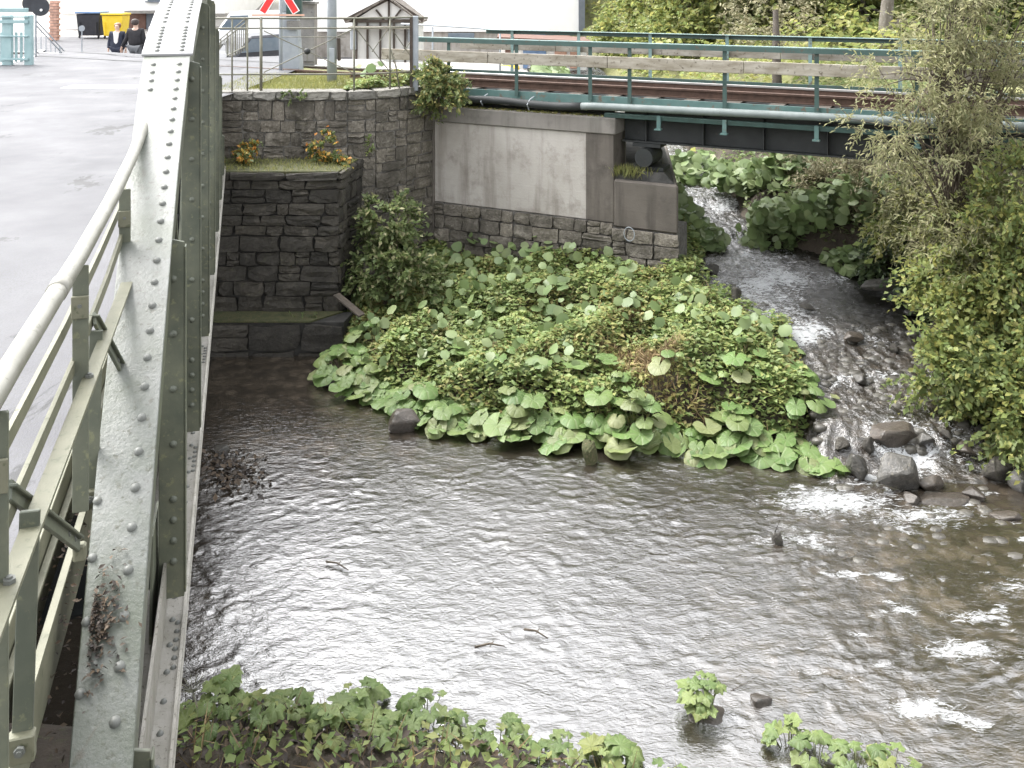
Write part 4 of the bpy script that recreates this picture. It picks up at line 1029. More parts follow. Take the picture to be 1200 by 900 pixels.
# half-timbered shelter
sh = thing('timber_shelter', 'small half-timbered shelter with steep gable roof behind the fence', 'shelter', at(455, 26, -2.1))
def sp_(px, z, dy=0): return at(px, 26, z) + V3((0, dy, 0))
MB().prism([sp_(413, -2.15), sp_(490, -2.15), sp_(490, -.92), sp_(413, -.92)], (0, 1.6, 0)).build('shelter_wall', weathered('glazed_pale_wall', (.5, .5, .48), (.6, .6, .57), (.42, .42, .4), 2, .6, 12, .66, .05), sh)
MB().prism([sp_(416, -.90), sp_(490, -.90), sp_(455, -.33)], (0, 1.6, 0)).build('gable_panel', M['plaster'], sh)
tm = lambda a, b, w: MB().bar(sp_(*a, -.05), sp_(*b, -.05), w, .09, up=(0, 1, 0)).build('timber', M['timber'], sh)
tm((404, -.93), (456, -.30), .11); tm((496, -.93), (455, -.30), .11); tm((410, -.93), (492, -.93), .09); tm((456, -.36), (456, -1.2), .05)
tm((441, -.62), (450, -.9), .045); tm((470, -.62), (461, -.9), .045)
for px in (418, 431, 446, 462, 475, 488): tm((px, -.97), (px, -2.15), .05)
for px0, px1 in ((407, 456), (494, 455)):
    a, b = sp_(px0, -.99, -.3), sp_(px1, -.285, -.3)
    n_ = 5
    for k in range(n_):
        p, q = a.lerp(b, k / n_), a.lerp(b, (k + 1.08) / n_)
        MB().prism([p, q, q + V3((0, 2.1, 0)), p + V3((0, 2.1, 0))], (0, 0, .045 + .004 * k)).build('roof_board', M['dark_roof'], sh)
MB().box(sp_(450, -1.1, -.35), (1.75, .7, .06)).build('shelter_awning', M['wood'], sh)
MB().box(sp_(415, -1.45, -.1), (.16, .16, .55)).build('notice_box', M['galv'], sh, bevel=.02)
MB().box(sp_(483, -1.3, -.1), (.2, .16, .4)).build('lamp_box', M['galv'], sh, bevel=.02)

# big white building with slate grey corner strip, low annex and signs
wb = thing('white_hall', 'large bright white building with slate grey corner strip behind the railway', 'building', at(520, 38, -3))
a, b = at(362, 38, 0), at(678, 38, 0)
MB().box(((a.x + b.x) / 2, 42, 1.4), (b.x - a.x, 8, 6.4)).build('facade', M['plaster'], wb)
c = at(681.5, 38, 1.2); MB().box((c.x, 41.9, 1.3), (.24, 8.2, 6.8)).build('corner_strip', M['grey_trim'], wb)
MB().box(((a.x + b.x) / 2, 42.1, -2.4), (b.x - a.x - .1, 7.9, 1.2)).build('plinth_wall', M['concrete'], wb)
for px0, px1, z0, z1, mm, dd in ((585, 612, -2.9, -2.1, 'brown_door', 37.9), (612, 640, -2.0, -1.75, 'blue', 37.9), (616, 634, -2.3, -2.05, 'white_paint', 37.9), (648, 668, -2.9, -1.95, 'brick_red', 37.9), (525, 556, -2.05, -1.85, 'glass', 37.9)):
    p, q = at(px0, dd, 0), at(px1, dd, 0)
    MB().box(((p.x + q.x) / 2, dd + .05, (z0 + z1) / 2), (q.x - p.x, .12, z1 - z0)).build('wall_panel', M[mm], wb, bevel=.01)
an = thing('low_annex', 'low shed with red-brown roof edge seen through the bridge handrail', 'shed', at(630, 30, -3))
p, q = at(583, 31, 0), at(692, 30.4, 0)
MB().prism([(p.x, 30.2, -1.72), (q.x, 30.2, -1.86), (q.x, 32.8, -1.86), (p.x, 32.8, -1.72)], (0, 0, .12)).build('shed_roof', M['brown_door'], an)
MB().prism([(p.x + .1, 30.8, -3), (q.x - .1, 30.8, -3), (q.x - .1, 32.6, -3), (p.x + .1, 32.6, -3)], (0, 0, 1.13)).build('shed_wall', M['plaster'], an)
for px0, px1, mm in ((592, 600, 'brown_door'), (613, 640, 'blue'), (650, 664, 'brick_red'), (668, 676, 'brick_red')):
    a_, b_ = at(px0, 30.75, 0), at(px1, 30.75, 0)
    MB().box(((a_.x + b_.x) / 2, 30.74, -2.3), ((b_ - a_).x, .08, .72)).build('shed_door', M[mm], an, bevel=.01)
for px, mm, label in ((597, 'yellow', 'small pale yellow parked cart beside the shed'), (630, 'black', 'low dark parked trailer beside the shed door')):
    t = thing('hand_cart', label, 'cart', at(px, 29, -2.95))
    MB().box(at(px, 29, -2.55), (.62, .7, .32)).build('cart_body', M[mm], t, bevel=.08)
    MB().box(at(px, 29, -2.36), (.45, .5, .1)).build('cart_lid', M['galv'], t, bevel=.03)
    for s_ in (-.24, .24): MB().tube([at(px, 28.66, -2.78) + V3((s_ - .03, 0, 0)), at(px, 28.66, -2.78) + V3((s_ + .03, 0, 0))], .13, 12).build('cart_wheel', M['black'], t, True)
hs_ = thing('pale_house', 'pale house with small window seen past the end of the truss', 'house', at(270, 60, -2.9))
p, q = at(236, 60, 0), at(266, 60, 0)
MB().box(((p.x + q.x) / 2, 62, -.6), (q.x - p.x, 4, 4.7)).build('house_wall', M['plaster'], hs_)
wi = MB().box((at(249, 59.95, 0).x, 59.98, -.9), (.8, .08, .5)).build('window', M['glass'], hs_)
MB().box((at(249, 59.95, 0).x, 59.93, -1.18), (.95, .1, .06)).build('sill', M['grey_trim'], wi)
pc = thing('parked_car', 'dark parked car seen behind the fence left of the grey signal post', 'car', at(308, 27, -2.7))
o = at(312, 27, -2.72)
m = MB(); prof = [(-1.9, .25), (-1.85, .7), (-1.1, .82), (-.6, 1.32), (.8, 1.36), (1.5, .9), (1.95, .8), (2.0, .3)]
m.prism([o + V3((x * .62, x * .5, z)) for x, z in prof], V3((-.9, 1.1, 0))); m.build('car_body', M['black'], pc, bevel=.06)
for x in (-1.25, 1.3): MB().tube([o + V3((x * .62 + .02, x * .5 - .04, .3)), o + V3((x * .62 - .12, x * .5 + .12, .3))], .3, 14).build('wheel', M['black'], pc, True)
MB().prism([o + V3((x * .62 + .012, x * .5 - .014, z)) for x, z in [(-.95, .86), (-.55, 1.25), (.72, 1.28), (1.3, .92)]], V3((-.02, .024, 0))).build('side_window', M['glass'], pc)
ct = thing('white_van', 'white van standing on the street behind the fence', 'van', at(300, 36, -2.8))
m = MB(); o = at(300, 36, -2.8)
m.prism([o + V3((x, 0, z)) for x, z in [(-1.9, .3), (-1.9, 1.0), (-1.5, 1.15), (-1.0, 1.85), (1.9, 1.9), (1.95, .3)]], V3((0, 1.8, 0))); m.build('van_body', M['white_paint'], ct, bevel=.08)
for x in (-1.2, 1.3): MB().tube([o + V3((x, -.03, .32)), o + V3((x, .2, .32))], .32, 14).build('wheel', M['black'], ct, True)
MB().prism([o + V3((x, -.012, z)) for x, z in [(-1.42, 1.16), (-.98, 1.7), (-.3, 1.72), (-.3, 1.16)]], V3((0, .02, 0))).build('side_window', M['glass'], ct)

# ------------------------------------------------------------------ people
def person(label, loc, rz, top, legs, hair, front=None, arm=0.5, long_coat=False, sc=1.0):
    t = thing('person', label, 'person', loc, rz=rz)
    Mx = Matrix.Translation(loc) @ Matrix.Rotation(rz, 4, 'Z') @ Matrix.Scale(sc, 4)
    def skin(name, verts, edges, radii, mat, parent):
        me = bpy.data.meshes.new(name); me.from_pydata([Mx @ V3(v) for v in verts], edges, [])
        o = bpy.data.objects.new(name, me); link(o, parent)
        o.modifiers.new('skin', 'SKIN'); me.skin_vertices.new() if not me.skin_vertices else None
        for i, r in enumerate(radii): me.skin_vertices[0].data[i].radius = ((r if isinstance(r, tuple) else (r, r))[0] * sc, (r if isinstance(r, tuple) else (r, r))[1] * sc)
        me.skin_vertices[0].data[0].use_root = True
        sb = o.modifiers.new('sub', 'SUBSURF'); sb.levels = 1; sb.render_levels = 2
        me.materials.append(M[mat]); return o
    s = .14 * 1
    bv = [(0, 0, .95), (0, 0, 1.15), (0, .0, 1.38), (0, 0, 1.5), (0, -.01, 1.6), (0, -.02, 1.72),
          (.19, 0, 1.42), (.26, .02, 1.15), (.27 + arm * .22, -.08, .92), (.28 + arm * .26, -.12, .83), (-.19, 0, 1.42), (-.25, .02, 1.15), (-.27, -.04, .9), (-.275, -.05, .8),
          (.09, 0, .9), (.10, -.06, .5), (.10, .06, .1), (.1, -.06, .03), (-.09, 0, .9), (-.10, .08, .5), (-.1, .2, .12), (-.1, .1, .04)]
    be = [(0, 1), (1, 2), (2, 3), (3, 4), (4, 5), (2, 6), (6, 7), (7, 8), (8, 9), (2, 10), (10, 11), (11, 12), (12, 13), (0, 14), (14, 15), (15, 16), (16, 17), (0, 18), (18, 19), (19, 20), (20, 21)]
    br_ = [(.15, .1), (.13, .09), (.15, .1), .055, (.085, .1), (.07, .085), .05, .042, .032, .03, .05, .042, .032, .03, .085, .06, .04, .035, .085, .06, .04, .035]
    body = skin('body', bv, be, br_, 'skin', t)
    k = 1.75
    idx = [0, 1, 2, 6, 7, 8, 10, 11, 12]; mp = {o_: n for n, o_ in enumerate(idx)}
    skin('coat', [bv[i] if i else (0, 0, .78 if long_coat else .92) for i in idx], [(mp[a], mp[b]) for a, b in be if a in mp and b in mp],
         [tuple(q * k for q in (r if isinstance(r, tuple) else (r, r))) for r in [(br_[i] if i else ((.17, .13) if long_coat else (.15, .11))) for i in idx]], top, t)
    idx = [0, 14, 15, 16, 18, 19, 20]; mp = {o_: n for n, o_ in enumerate(idx)}
    skin('trousers', [bv[i] for i in idx], [(mp[a], mp[b]) for a, b in be if a in mp and b in mp], [tuple(q * 1.4 for q in (br_[i] if isinstance(br_[i], tuple) else (br_[i],) * 2)) for i in idx], legs, t)
    skin('hair', [(0, .05, 1.56), (0, .045, 1.68), (0, .02, 1.77)], [(0, 1), (1, 2)], [(.1, .09), (.135, .12), (.1, .1)], hair, t)
    m = MB(); m.box(Mx @ V3((0, -.125, 1.655)), (.02 * sc, .03 * sc, .04 * sc)); m.build('nose', M['skin'], body)
    if front:
        m = MB(); m.prism([Mx @ V3(v) for v in [(-.09, -.15, 1.44), (.09, -.15, 1.44), (.06, -.16, 1.12), (0, -.16, 1.05), (-.06, -.16, 1.12)]], Mx.to_3x3() @ V3((0, .05, 0))); m.build('scarf', M[front], t, bevel=.01)
    for sx, h in ((.27 + arm * .26, .83), (-.275, .8)):
        m = MB()
        for f in range(4): m.tube([Mx @ V3((sx + (f - 1.5) * .02, -.1, h)), Mx @ V3((sx + (f - 1.5) * .022, -.12, h - .09 - .01 * (f in (1, 2))))], .009 * sc, 5)
        m.tube([Mx @ V3((sx + .03, -.12, h + .01)), Mx @ V3((sx + .05, -.15, h - .04))], .01 * sc, 5); m.build('fingers', M['skin'], body)
    return t
person('woman in navy coat with white scarf and brown hair facing the road bridge', at(137.5, 30, -2.83), 0.1, 'navy', 'navy', 'hair_brown', 'whitecloth', 0.1, True, .96)
person('man in black jacket and grey trousers walking away, arm held out', at(159, 29.5, -2.83), math.pi, 'blackcloth', 'greycloth', 'hair_dark', None, -.9 + 1.7, False, 1.04)
person('grey-haired person in grey clothes half hidden behind the truss', at(179, 29.8, -2.83), math.pi * .8, 'greycloth', 'greycloth', 'hair_grey', None, .2, False, .9)
# ------------------------------------------------------------------ ROCKS
import bmesh
def rock_mesh(seed, n=16, flat=1.0, sub=1):
    r = random.Random(seed); bm = bmesh.new()
    for _ in range(n):
        v = V3((r.gauss(0, 1), r.gauss(0, 1), r.gauss(0, 1))).normalized() * r.uniform(.8, 1.0)
        bm.verts.new((v.x, v.y, v.z * flat))
    res = bmesh.ops.convex_hull(bm, input=bm.verts)
    bmesh.ops.delete(bm, geom=list({g for g in res['geom_interior'] + res['geom_unused'] if isinstance(g, bmesh.types.BMVert)}), context='VERTS')
    bmesh.ops.bevel(bm, geom=list(bm.edges), offset=.1, segments=2, affect='EDGES', profile=.5)
    bmesh.ops.triangulate(bm, faces=bm.faces)
    me = bpy.data.meshes.new('rock'); bm.to_mesh(me); bm.free()
    return me
def rock(label, p, size, seed, mat='rock', rz=0, n=14, group=None, name='rock'):
    me = rock_mesh(seed, n); me.materials.append(M[mat])
    return tag(place(name, me, p, (0, 0, rz), size), label, 'rock', group)
def hit(px, py):
    d = 5.0
    for _ in range(900):
        x = (px - 600) / F * d; z = -(py - HY) / F * d
        if z <= hz(x, d): break
        d += .04
    return V3((x, d, z))
rock('large angular brown boulder standing in the white water at the stream mouth', at(1052, 10.0, -5.14), (.33, .26, .27), 41, 'rock', .4, 11)
rock('broad flat slab with a dark undercut face just behind the large boulder', at(1046, 10.6, -5.05), (.40, .26, .22), 12, 'rock_red', .2, 14)
rock('low dark stone at the right foot of the large boulder', at(1088, 9.95, -5.26), (.2, .15, .12), 13, 'rock_red', .1)
rock('grey wet stone splitting the foam left of the large boulder', at(1003, 10.15, -5.2), (.12, .16, .2), 19, 'rock', .6)
rock('small pointed black stone in the stream beside the abutment corner', at(862, 13.35, -4.46), (.13, .12, .24), 22, 'stone_dark', .3, 9)
rock('flat dark slab lying in the still pool upstream', at(1036, 14.0, -4.44), (.42, .2, .13), 23, 'rock', .1)
rock('pale flat stone in the pool below the dark slab', at(1072, 13.3, -4.6), (.2, .14, .1), 24, 'rock', .4)
rock('rounded brown stone under the butterbur leaves at the river edge, nearer the stone footing', at(474, 11.25, -5.2), (.24, .17, .22), 25, 'rock_red', .3)
rock('mossy brown stone at the waterline under the rightmost hanging butterbur leaves', at(690, 10.5, -5.22), (.15, .14, .22), 26, 'moss', .3)
rock('low grey stone at the water by the footing of the dark abutment', at(392, 12.55, -5.28), (.3, .2, .14), 27, 'rock', .2)
rock('small pale stone by the truss in the shallow water', at(257, 10.7, -5.28), (.13, .1, .09), 28, 'rock', .2)
rock('small dark stone standing out of the river left of the boulder', at(911, 8.95, -5.27), (.07, .06, .08), 30, 'stone_dark')
rock('reddish wet stone at the right edge below the cascade', at(1165, 10.15, -5.2), (.3, .2, .16), 31, 'stone_dark', .2)
rock('brown slab under the right bank bushes at the cascade', at(1190, 10.6, -4.98), (.42, .25, .13), 32, 'rock_red', .5)
rock('grey block at the picture edge beside the cascade', at(1195, 9.9, -5.2), (.16, .14, .18), 33, 'rock', .8)
rock('submerged brown rock breaking the surface near the small plant in the river', at(893, 6.95, -5.3), (.12, .1, .08), 34, 'rock_red')
rock('flat ochre rock just under the foam streak right of the boulder', at(1110, 9.7, -5.3), (.4, .16, .06), 35, 'rock_red', .1)
rock('stone holding the small leafy plant in the river', at(826, 6.85, -5.3), (.19, .15, .07), 36, 'rock_red', .6)
for i, (px, d, z, sx_, sz_, mt, lab) in enumerate(((985, 10.45, -5.1, .1, .1, 'stone_dark', 'small black stone at the left end of the cascade lip'), (1020, 10.4, -5.08, .09, .12, 'stone_dark', 'dark wet stone under the left corner of the flat slab'),
        (1085, 10.45, -5.06, .12, .1, 'rock', 'wet grey stone right of the flat slab on the cascade lip'), (1108, 10.55, -5.0, .1, .07, 'stone_dark', 'black stone between the little water spouts'),
        (1132, 10.4, -5.1, .13, .1, 'rock_red', 'brown stone in the middle of the right cascade'), (1150, 10.6, -4.98, .12, .08, 'rock', 'grey stone at the top of the right cascade'),
        (1068, 9.7, -5.27, .1, .08, 'rock_red', 'small brown stone in front of the large boulder'), (1140, 9.75, -5.28, .14, .08, 'rock_red', 'red-brown stone in the pool below the right cascade'),
        (1180, 9.4, -5.29, .16, .07, 'rock_red', 'flat red stone in the shallows at the picture edge'), (1010, 11.6, -4.84, .12, .08, 'rock', 'low stone in the fast stream above the slab'),
        (1000, 12.6, -4.7, .15, .08, 'rock_red', 'reddish stone breaking the stream surface beside the island'), (1050, 12.3, -4.75, .13, .09, 'stone_dark', 'dark stone at the foot of the right bank in the stream'),
        (945, 13.4, -4.58, .12, .07, 'stone_dark', 'dark stone in the sparkling upper stream'), (838, 14.6, -4.38, .16, .1, 'stone_dark', 'black stone by the foot of the bearing bench'), (820, 14.0, -4.42, .12, .08, 'stone_dark', 'low black stone on the gravel left of the pointed stone'))):
    rock(lab, at(px, d, z), (sx_ * 1.3, sx_, sz_), 60 + i, mt, i * .7, 11, 'small stones around the cascade and stream')
P_ = []
m = MB()
for k in range(620):                       # cobbles, countless: joined
    u = random.random()
    if u < .25: px, d = random.uniform(800, 900), random.uniform(13.2, 14.4); z = float(zs(d)) - .03
    elif u < .36: px, d = random.uniform(980, 1200), random.uniform(8.6, 10.1); z = RIVER - .03
    else: px, d = random.uniform(955, 1180), random.uniform(10.45, 13.0); z = float(zs(d)) - .02
    c = at(px, d, z); r0 = random.uniform(.03, .085); a = random.random() * 3
    vs = []; 
    for j, (zz, rr) in enumerate(((-.5, .8), (.2, 1.0), (.62, .55))):
        for q in range(6):
            g = a + q * math.pi / 3; rq = r0 * rr * random.uniform(.8, 1.2); vs.append(c + V3((math.cos(g) * rq * 1.35, math.sin(g) * rq, zz * r0)))
    m.add(vs, [(j * 6 + q, j * 6 + (q + 1) % 6, j * 6 + 6 + (q + 1) % 6, j * 6 + 6 + q) for j in (0, 1) for q in range(6)] + [tuple(12 + q for q in range(6))])
tag(m.build('river_cobbles', M['rock'], None, True), 'scattered wet cobbles in the shallow water', 'cobbles', kind='stuff')

# twigs drifting in the river
for px, d, L, a, lab in ((628, 7.65, .22, -.5, 'thin bent dark twig drifting in the middle of the river'), (574, 7.5, .24, .05, 'thicker dark stick floating left of the thin bent twig'), (395, 8.55, .26, -.5, 'twig caught in the ripples near the truss')):
    c = at(px, d, RIVER + .03); e = V3((math.cos(a), math.sin(a), 0))
    m = MB(); m.tube([c - e * L / 2, c + V3((0, .02, .012)), c + e * L / 2], [.009, .007, .004], 6); m.tube([c, c + V3((.03, .04, .02))], .004, 5)
    tag(m.build('twig', M['twig'], None, True), lab, 'twig')
pl = thing('loose_plank', 'short dark plank leaning from the abutment corner into the bank', 'plank', at(408, 13.4, -4.6))
MB().bar(at(394, 13.5, -4.42), at(424, 13.2, -4.62), .12, .03).build('board', M['dark_wood'], pl, bevel=.004)
P = [at(random.gauss(268, 18), random.gauss(10.25, .25), RIVER + random.uniform(0, .05)) for _ in range(260)]
tag(leaf_cloud('drift_leaves', P, .075, M['litter'], None, .55, .8), 'brown fallen leaves drifted up by the truss', 'fallen leaves', kind='stuff')

# ------------------------------------------------------------------ BUTTERBUR: clumps of broad single leaves
def vein(mat):
    t = mat.node_tree; p = t.nodes['Principled BSDF']
    tc = N(t, 'ShaderNodeTexCoord'); sx = N(t, 'ShaderNodeSeparateXYZ'); t.links.new(tc.outputs['Object'], sx.inputs[0])
    an = math_(t, 'ARCTAN2', sx.outputs[0], sx.outputs[1])
    s_ = math_(t, 'POWER', math_(t, 'ABSOLUTE', math_(t, 'COSINE', math_(t, 'MULTIPLY', an, 4.5))), 14.0)
    lk = p.inputs['Base Color'].links[0]; src = lk.from_socket
    c2 = mix(t, math_(t, 'MULTIPLY', s_, .45), src, (.2, .23, .11))
    t.links.new(c2, p.inputs['Base Color'])
    g = N(t, 'ShaderNodeNewGeometry'); bump(t, p, math_(t, 'ADD', noise(t, g.outputs['Position'], 28, 4, .6), math_(t, 'MULTIPLY', s_, -.5)), .35, .02)
vein(M['butterbur'])
def bleaf(k, lobed=False):
    r = random.Random(500 + k); nseg = 14 if not lobed else 20; m = MB(); vs = [(0, 0, 0)]
    cup = r.uniform(-.3, .25)
    for ring, f in ((1, .55), (2, 1.0)):
        for i in range(nseg + 1):
            a = math.pi * (-.93 + 1.86 * i / nseg)
            R_ = f * (1 + .08 * math.cos(2 * a)) * r.uniform(.93, 1.05)
            if lobed: R_ *= 1 - .33 * abs(math.sin(2.5 * a)) if f == 1 else 1 - .12 * abs(math.sin(2.5 * a))
            if abs(a) > 2.5: R_ *= 1.02
            z = (.1 if f < 1 else cup) + r.uniform(-.1, .1) * f + (.06 * math.sin(i * 2.1) if f == 1 else 0)
            vs.append((R_ * math.sin(a), R_ * math.cos(a), z))
    fs = [(0, 1 + i, 2 + i) for i in range(nseg)] + [(1 + i, nseg + 2 + i, nseg + 3 + i, 2 + i) for i in range(nseg)]
    me = m.add(vs, fs).mesh('leaf', True); me.materials.append(M['butterbur']); return me
BL = [bleaf(k) for k in range(8)]; LL = [bleaf(50 + k, True) for k in range(6)]
M['lobed'] = leafmat('lobed_leaf', [(.085, .14, .035), (.12, .18, .05), (.17, .22, .07), (.1, .16, .045), (.2, .22, .06)], .45, .3, per_object=True)
vein(M['lobed'])
for me in LL: me.materials[0] = M['lobed']
def clump(name, label, cat, c, n, rad, h, rl, pool, group, toward=(0, -1), lean=.5, fringe=0.0):
    t = thing(name, label, cat, c, group)
    st = MB(); tw = V3((*toward, 0))
    for i in range(n):
        a = random.uniform(0, 2 * math.pi); q = math.sqrt(random.random()); off = V3((math.cos(a), math.sin(a), 0)) * rad * q
        z = h * (1 - .62 * q * q) * random.uniform(.75, 1.1); p = c + off + V3((0, 0, z))
        if fringe and i % 3 == 0: p = c + V3((off.x * 1.1, -abs(off.y) * .6 - .22, z * fringe * .55 + .05)); q = 1.0
        out = (off * (1 / max(rad, .01)) * .8 + tw * lean + V3((random.uniform(-.3, .3), random.uniform(-.3, .3), 0)))
        nrm = (V3((0, 0, 1)) + out * (.12 + .42 * q * q)).normalized()
        tip = out - nrm * out.dot(nrm)
        if tip.length < .05: tip = nrm.orthogonal()
        tip.normalize(); xx = tip.cross(nrm)
        rot = Matrix((xx, tip, nrm)).transposed(); s_ = rl * random.choice((.55, .75, .9, 1.0, 1.15, 1.4))
        place('leaf', random.choice(pool), p, rot, (s_, s_ * random.uniform(.85, 1.05), s_), t)
        base = c + off * .25; st.tube([base - V3((0, 0, .06)), base.lerp(p, .55) + V3((0, 0, .06 * h)), p], [.012 * rl / .2, .009 * rl / .2, .006 * rl / .2], 5, False)
    st.build('stalks', M['stem'], t, True)
    return t
def along(pts, k):
    L = [math.hypot(b[0] - a[0], b[1] - a[1]) for a, b in zip(pts[:-1], pts[1:])]; s = k * sum(L)
    for (a, b), l in zip(zip(pts[:-1], pts[1:]), L):
        if s <= l: return V3((a[0] + (b[0] - a[0]) * s / l, a[1] + (b[1] - a[1]) * s / l, 0))
        s -= l
    return V3((*pts[-1], 0))
ORD = ['first', 'second', 'third', 'fourth', 'fifth', 'sixth', 'seventh', 'eighth', 'ninth', 'tenth', 'eleventh', 'twelfth', 'thirteenth', 'fourteenth', 'fifteenth', 'sixteenth', 'seventeenth', 'eighteenth', 'nineteenth', 'twentieth']
GB = 'butterbur clumps along the river edge'
FR = FRONT[1:]
for i in range(17):
    c = along(FR, (i + .3) / 17.2); c += V3((.06, .22, 0)); c.z = max(hz(c.x, c.y), RIVER) - .02
    hh = .34 + .16 * math.sin(i * 1.9) + (.14 if i in (1, 2, 9, 10, 11) else 0)
    clump('butterbur_clump', 'broad-leaved butterbur hanging over the water, %s clump from the stone footing towards the boulder' % ORD[i], 'butterbur', c + V3((0, random.uniform(-.1, .22), 0)), 24, .36, hh * random.uniform(.7, 1.3), .125, BL, GB, (-.2, -1), .5, .75)
for i in range(9):
    c = along(FR, (i + .5) / 9.2); c += V3((.3, .8, 0)); c.z = hz(c.x, c.y) - .02
    clump('butterbur_clump', 'butterbur clump set back behind the waterside leaves, %s from the stone footing' % ORD[i], 'butterbur', c, 9, .4, .42, .105, BL, 'butterbur clumps behind the waterside row', (-.2, -1), .3)
for i, (y, dx) in enumerate(((11.1, -.2), (11.6, -.25), (12.1, -.25), (12.7, -.3), (11.4, -.8), (12.3, -.9))):
    c = V3((float(np.interp(y, SY, SXL)) + dx, y, 0)); c.z = hz(c.x, c.y) - .02
    clump('butterbur_clump', 'leafy butterbur on the island flank beside the stream, %s counted upstream from the boulder' % ORD[i], 'butterbur', c, 15, .38, .3, .09, BL, 'butterbur clumps beside the stream', (.5, -.8), .4)
# upstream clumps seen under the bridge: whole foliage in one mesh each
def leafdisc_cloud(name, P, size, mat, parent, up=.8, dirn=(0, -.5, 0)):
    n = len(P); P = np.asarray(P); nr = rng.normal(size=(n, 3)) * .45 + np.array([0, 0, up]) + np.array(dirn); nr /= np.linalg.norm(nr, axis=1)[:, None]
    a = np.cross(nr, rng.normal(size=(n, 3))); a /= np.linalg.norm(a, axis=1)[:, None]; b = np.cross(nr, a)
    s_ = (size * rng.uniform(.6, 1.2, n))[:, None]; V = [P]
    for k in range(7):
        g = 2 * np.pi * k / 7 + .4; rr = s_ * rng.uniform(.85, 1.1, (n, 1)); V.append(P + (a * math.cos(g) + b * math.sin(g)) * rr + nr * s_ * rng.uniform(-.25, .1, (n, 1)))
    V = np.stack(V, 1).reshape(-1, 3); i = np.arange(n)[:, None] * 8
    return npmesh(name, V, np.concatenate([i + np.array([[0, 1 + k, 1 + (k + 1) % 7]]) for k in range(7)], 0), mat, parent)
for i, (px, rx_py, n, rx_, ry, h, rl, lab) in enumerate((
        (905, 290, 252, .62, .5, .8, .085, 'rounded butterbur mound on the right bank of the stream just beyond the bridge'),
        (822, 288, 168, .42, .4, .4, .08, 'butterbur patch at the stream bend beside the abutment corner'),
        (1012, 316, 189, .75, .4, .4, .08, 'dark butterbur clump over the pool under the bridge'),
        (815, 215, 315, 1.1, .8, .7, .1, 'pale butterbur bed upstream left, seen under the girder'),
        (868, 218, 231, .7, .6, .5, .095, 'butterbur bed at the upstream bend beside the dark trunk'),
        (945, 262, 231, .7, .6, .6, .085, 'shaded butterbur behind the rounded mound'),
        (925, 215, 231, .9, .6, .6, .09, 'shaded broad leaves under the dark trunk behind the bridge'),
        (1010, 250, 252, 1.0, .6, .7, .085, 'shaded broad leaves on the bank above the pool'))):
    c = hit(px, rx_py)
    t = thing('butterbur_bed', lab, 'butterbur', c, 'butterbur beds upstream')
    q = rng.normal(size=(n, 3)); q /= np.linalg.norm(q, axis=1)[:, None]; q[:, 2] = np.abs(q[:, 2]); q *= rng.uniform(.6, 1.0, (n, 1))
    P = q * np.array([rx_, ry, h]) + np.array(c); leafdisc_cloud('foliage', P, rl * 1.15, M['butterbur_cloud'], t)
    m = MB()
    for k in range(0, n, 4): m.tube([c + V3((q[k][0] * rx_ * .4, q[k][1] * ry * .4, -.05)), V3(P[k])], .008, 4, False)
    m.build('stalks', M['stem'], t)

# ------------------------------------------------------------------ UNDERGROWTH on the island
def scatter(poly, n):
    xs_ = [p[0] for p in poly]; ys_ = [p[1] for p in poly]
    x = rng.uniform(min(xs_), max(xs_), n * 3); y = rng.uniform(min(ys_), max(ys_), n * 3); k = inside(x, y, poly)
    return x[k][:n], y[k][:n]
x, y = scatter(ISL, 60000)
df = seg_dist(x, y, FRONT); n1 = fbm(x * 1.1 + 3, y * 1.1, 3); hh = np.clip(.3 + .42 * n1, .06, .7) * sstep(df / .5 + .2)
hh *= np.where(y > 14.0, .75, 1)
P = np.stack([x, y, height(x, y) + hh * rng.uniform(.15, 1, len(x)) ** .6], 1)
dryp = fbm(x * .8 - 5, y * .8 + 2, 3) + .45 * np.exp(-((x - 1.5) / 1.2) ** 2 - ((y - 12.0) / .8) ** 2)
sel = rng.uniform(-.25, .25, len(x)) + dryp
A = sel < .34; Bm = (sel >= .34) & (sel < .62); Cm = sel >= .62
tag(leaf_cloud('undergrowth', P[A], .085, M['herb'], None, .6, 1.5), 'green nettles and herbs covering the island', 'undergrowth', kind='stuff')
tag(leaf_cloud('yellow_undergrowth', P[Bm], .08, M['herb_yellow'], None, .55, 1.3), 'yellowing herbs among the green undergrowth', 'undergrowth', kind='stuff')
Pd = P[Cm | (rng.random(len(P)) < .05)]
dirs = rng.normal(size=(len(Pd), 3)) * .5 + np.array([0, 0, 1.0])
tag(leaf_cloud('dry_stalks', Pd, .2, M['dry'], None, .07, .1, 0, 0, dirs), 'dry brown stalks and withered stems on the island', 'dry stalks', kind='stuff')
x, y = scatter(ISL, 1100); P = np.stack([x, y, height(x, y) + rng.uniform(.12, .5, len(x))], 1)
P = P[(y > 11.4) & (fbm(x * .9 + 8, y * .9) > -.15)]
tag(leafdisc_cloud('young_butterbur_leaves', P, .08, M['butterbur_cloud'], None), 'paler round leaves poking through the island undergrowth', 'leaves', kind='stuff')

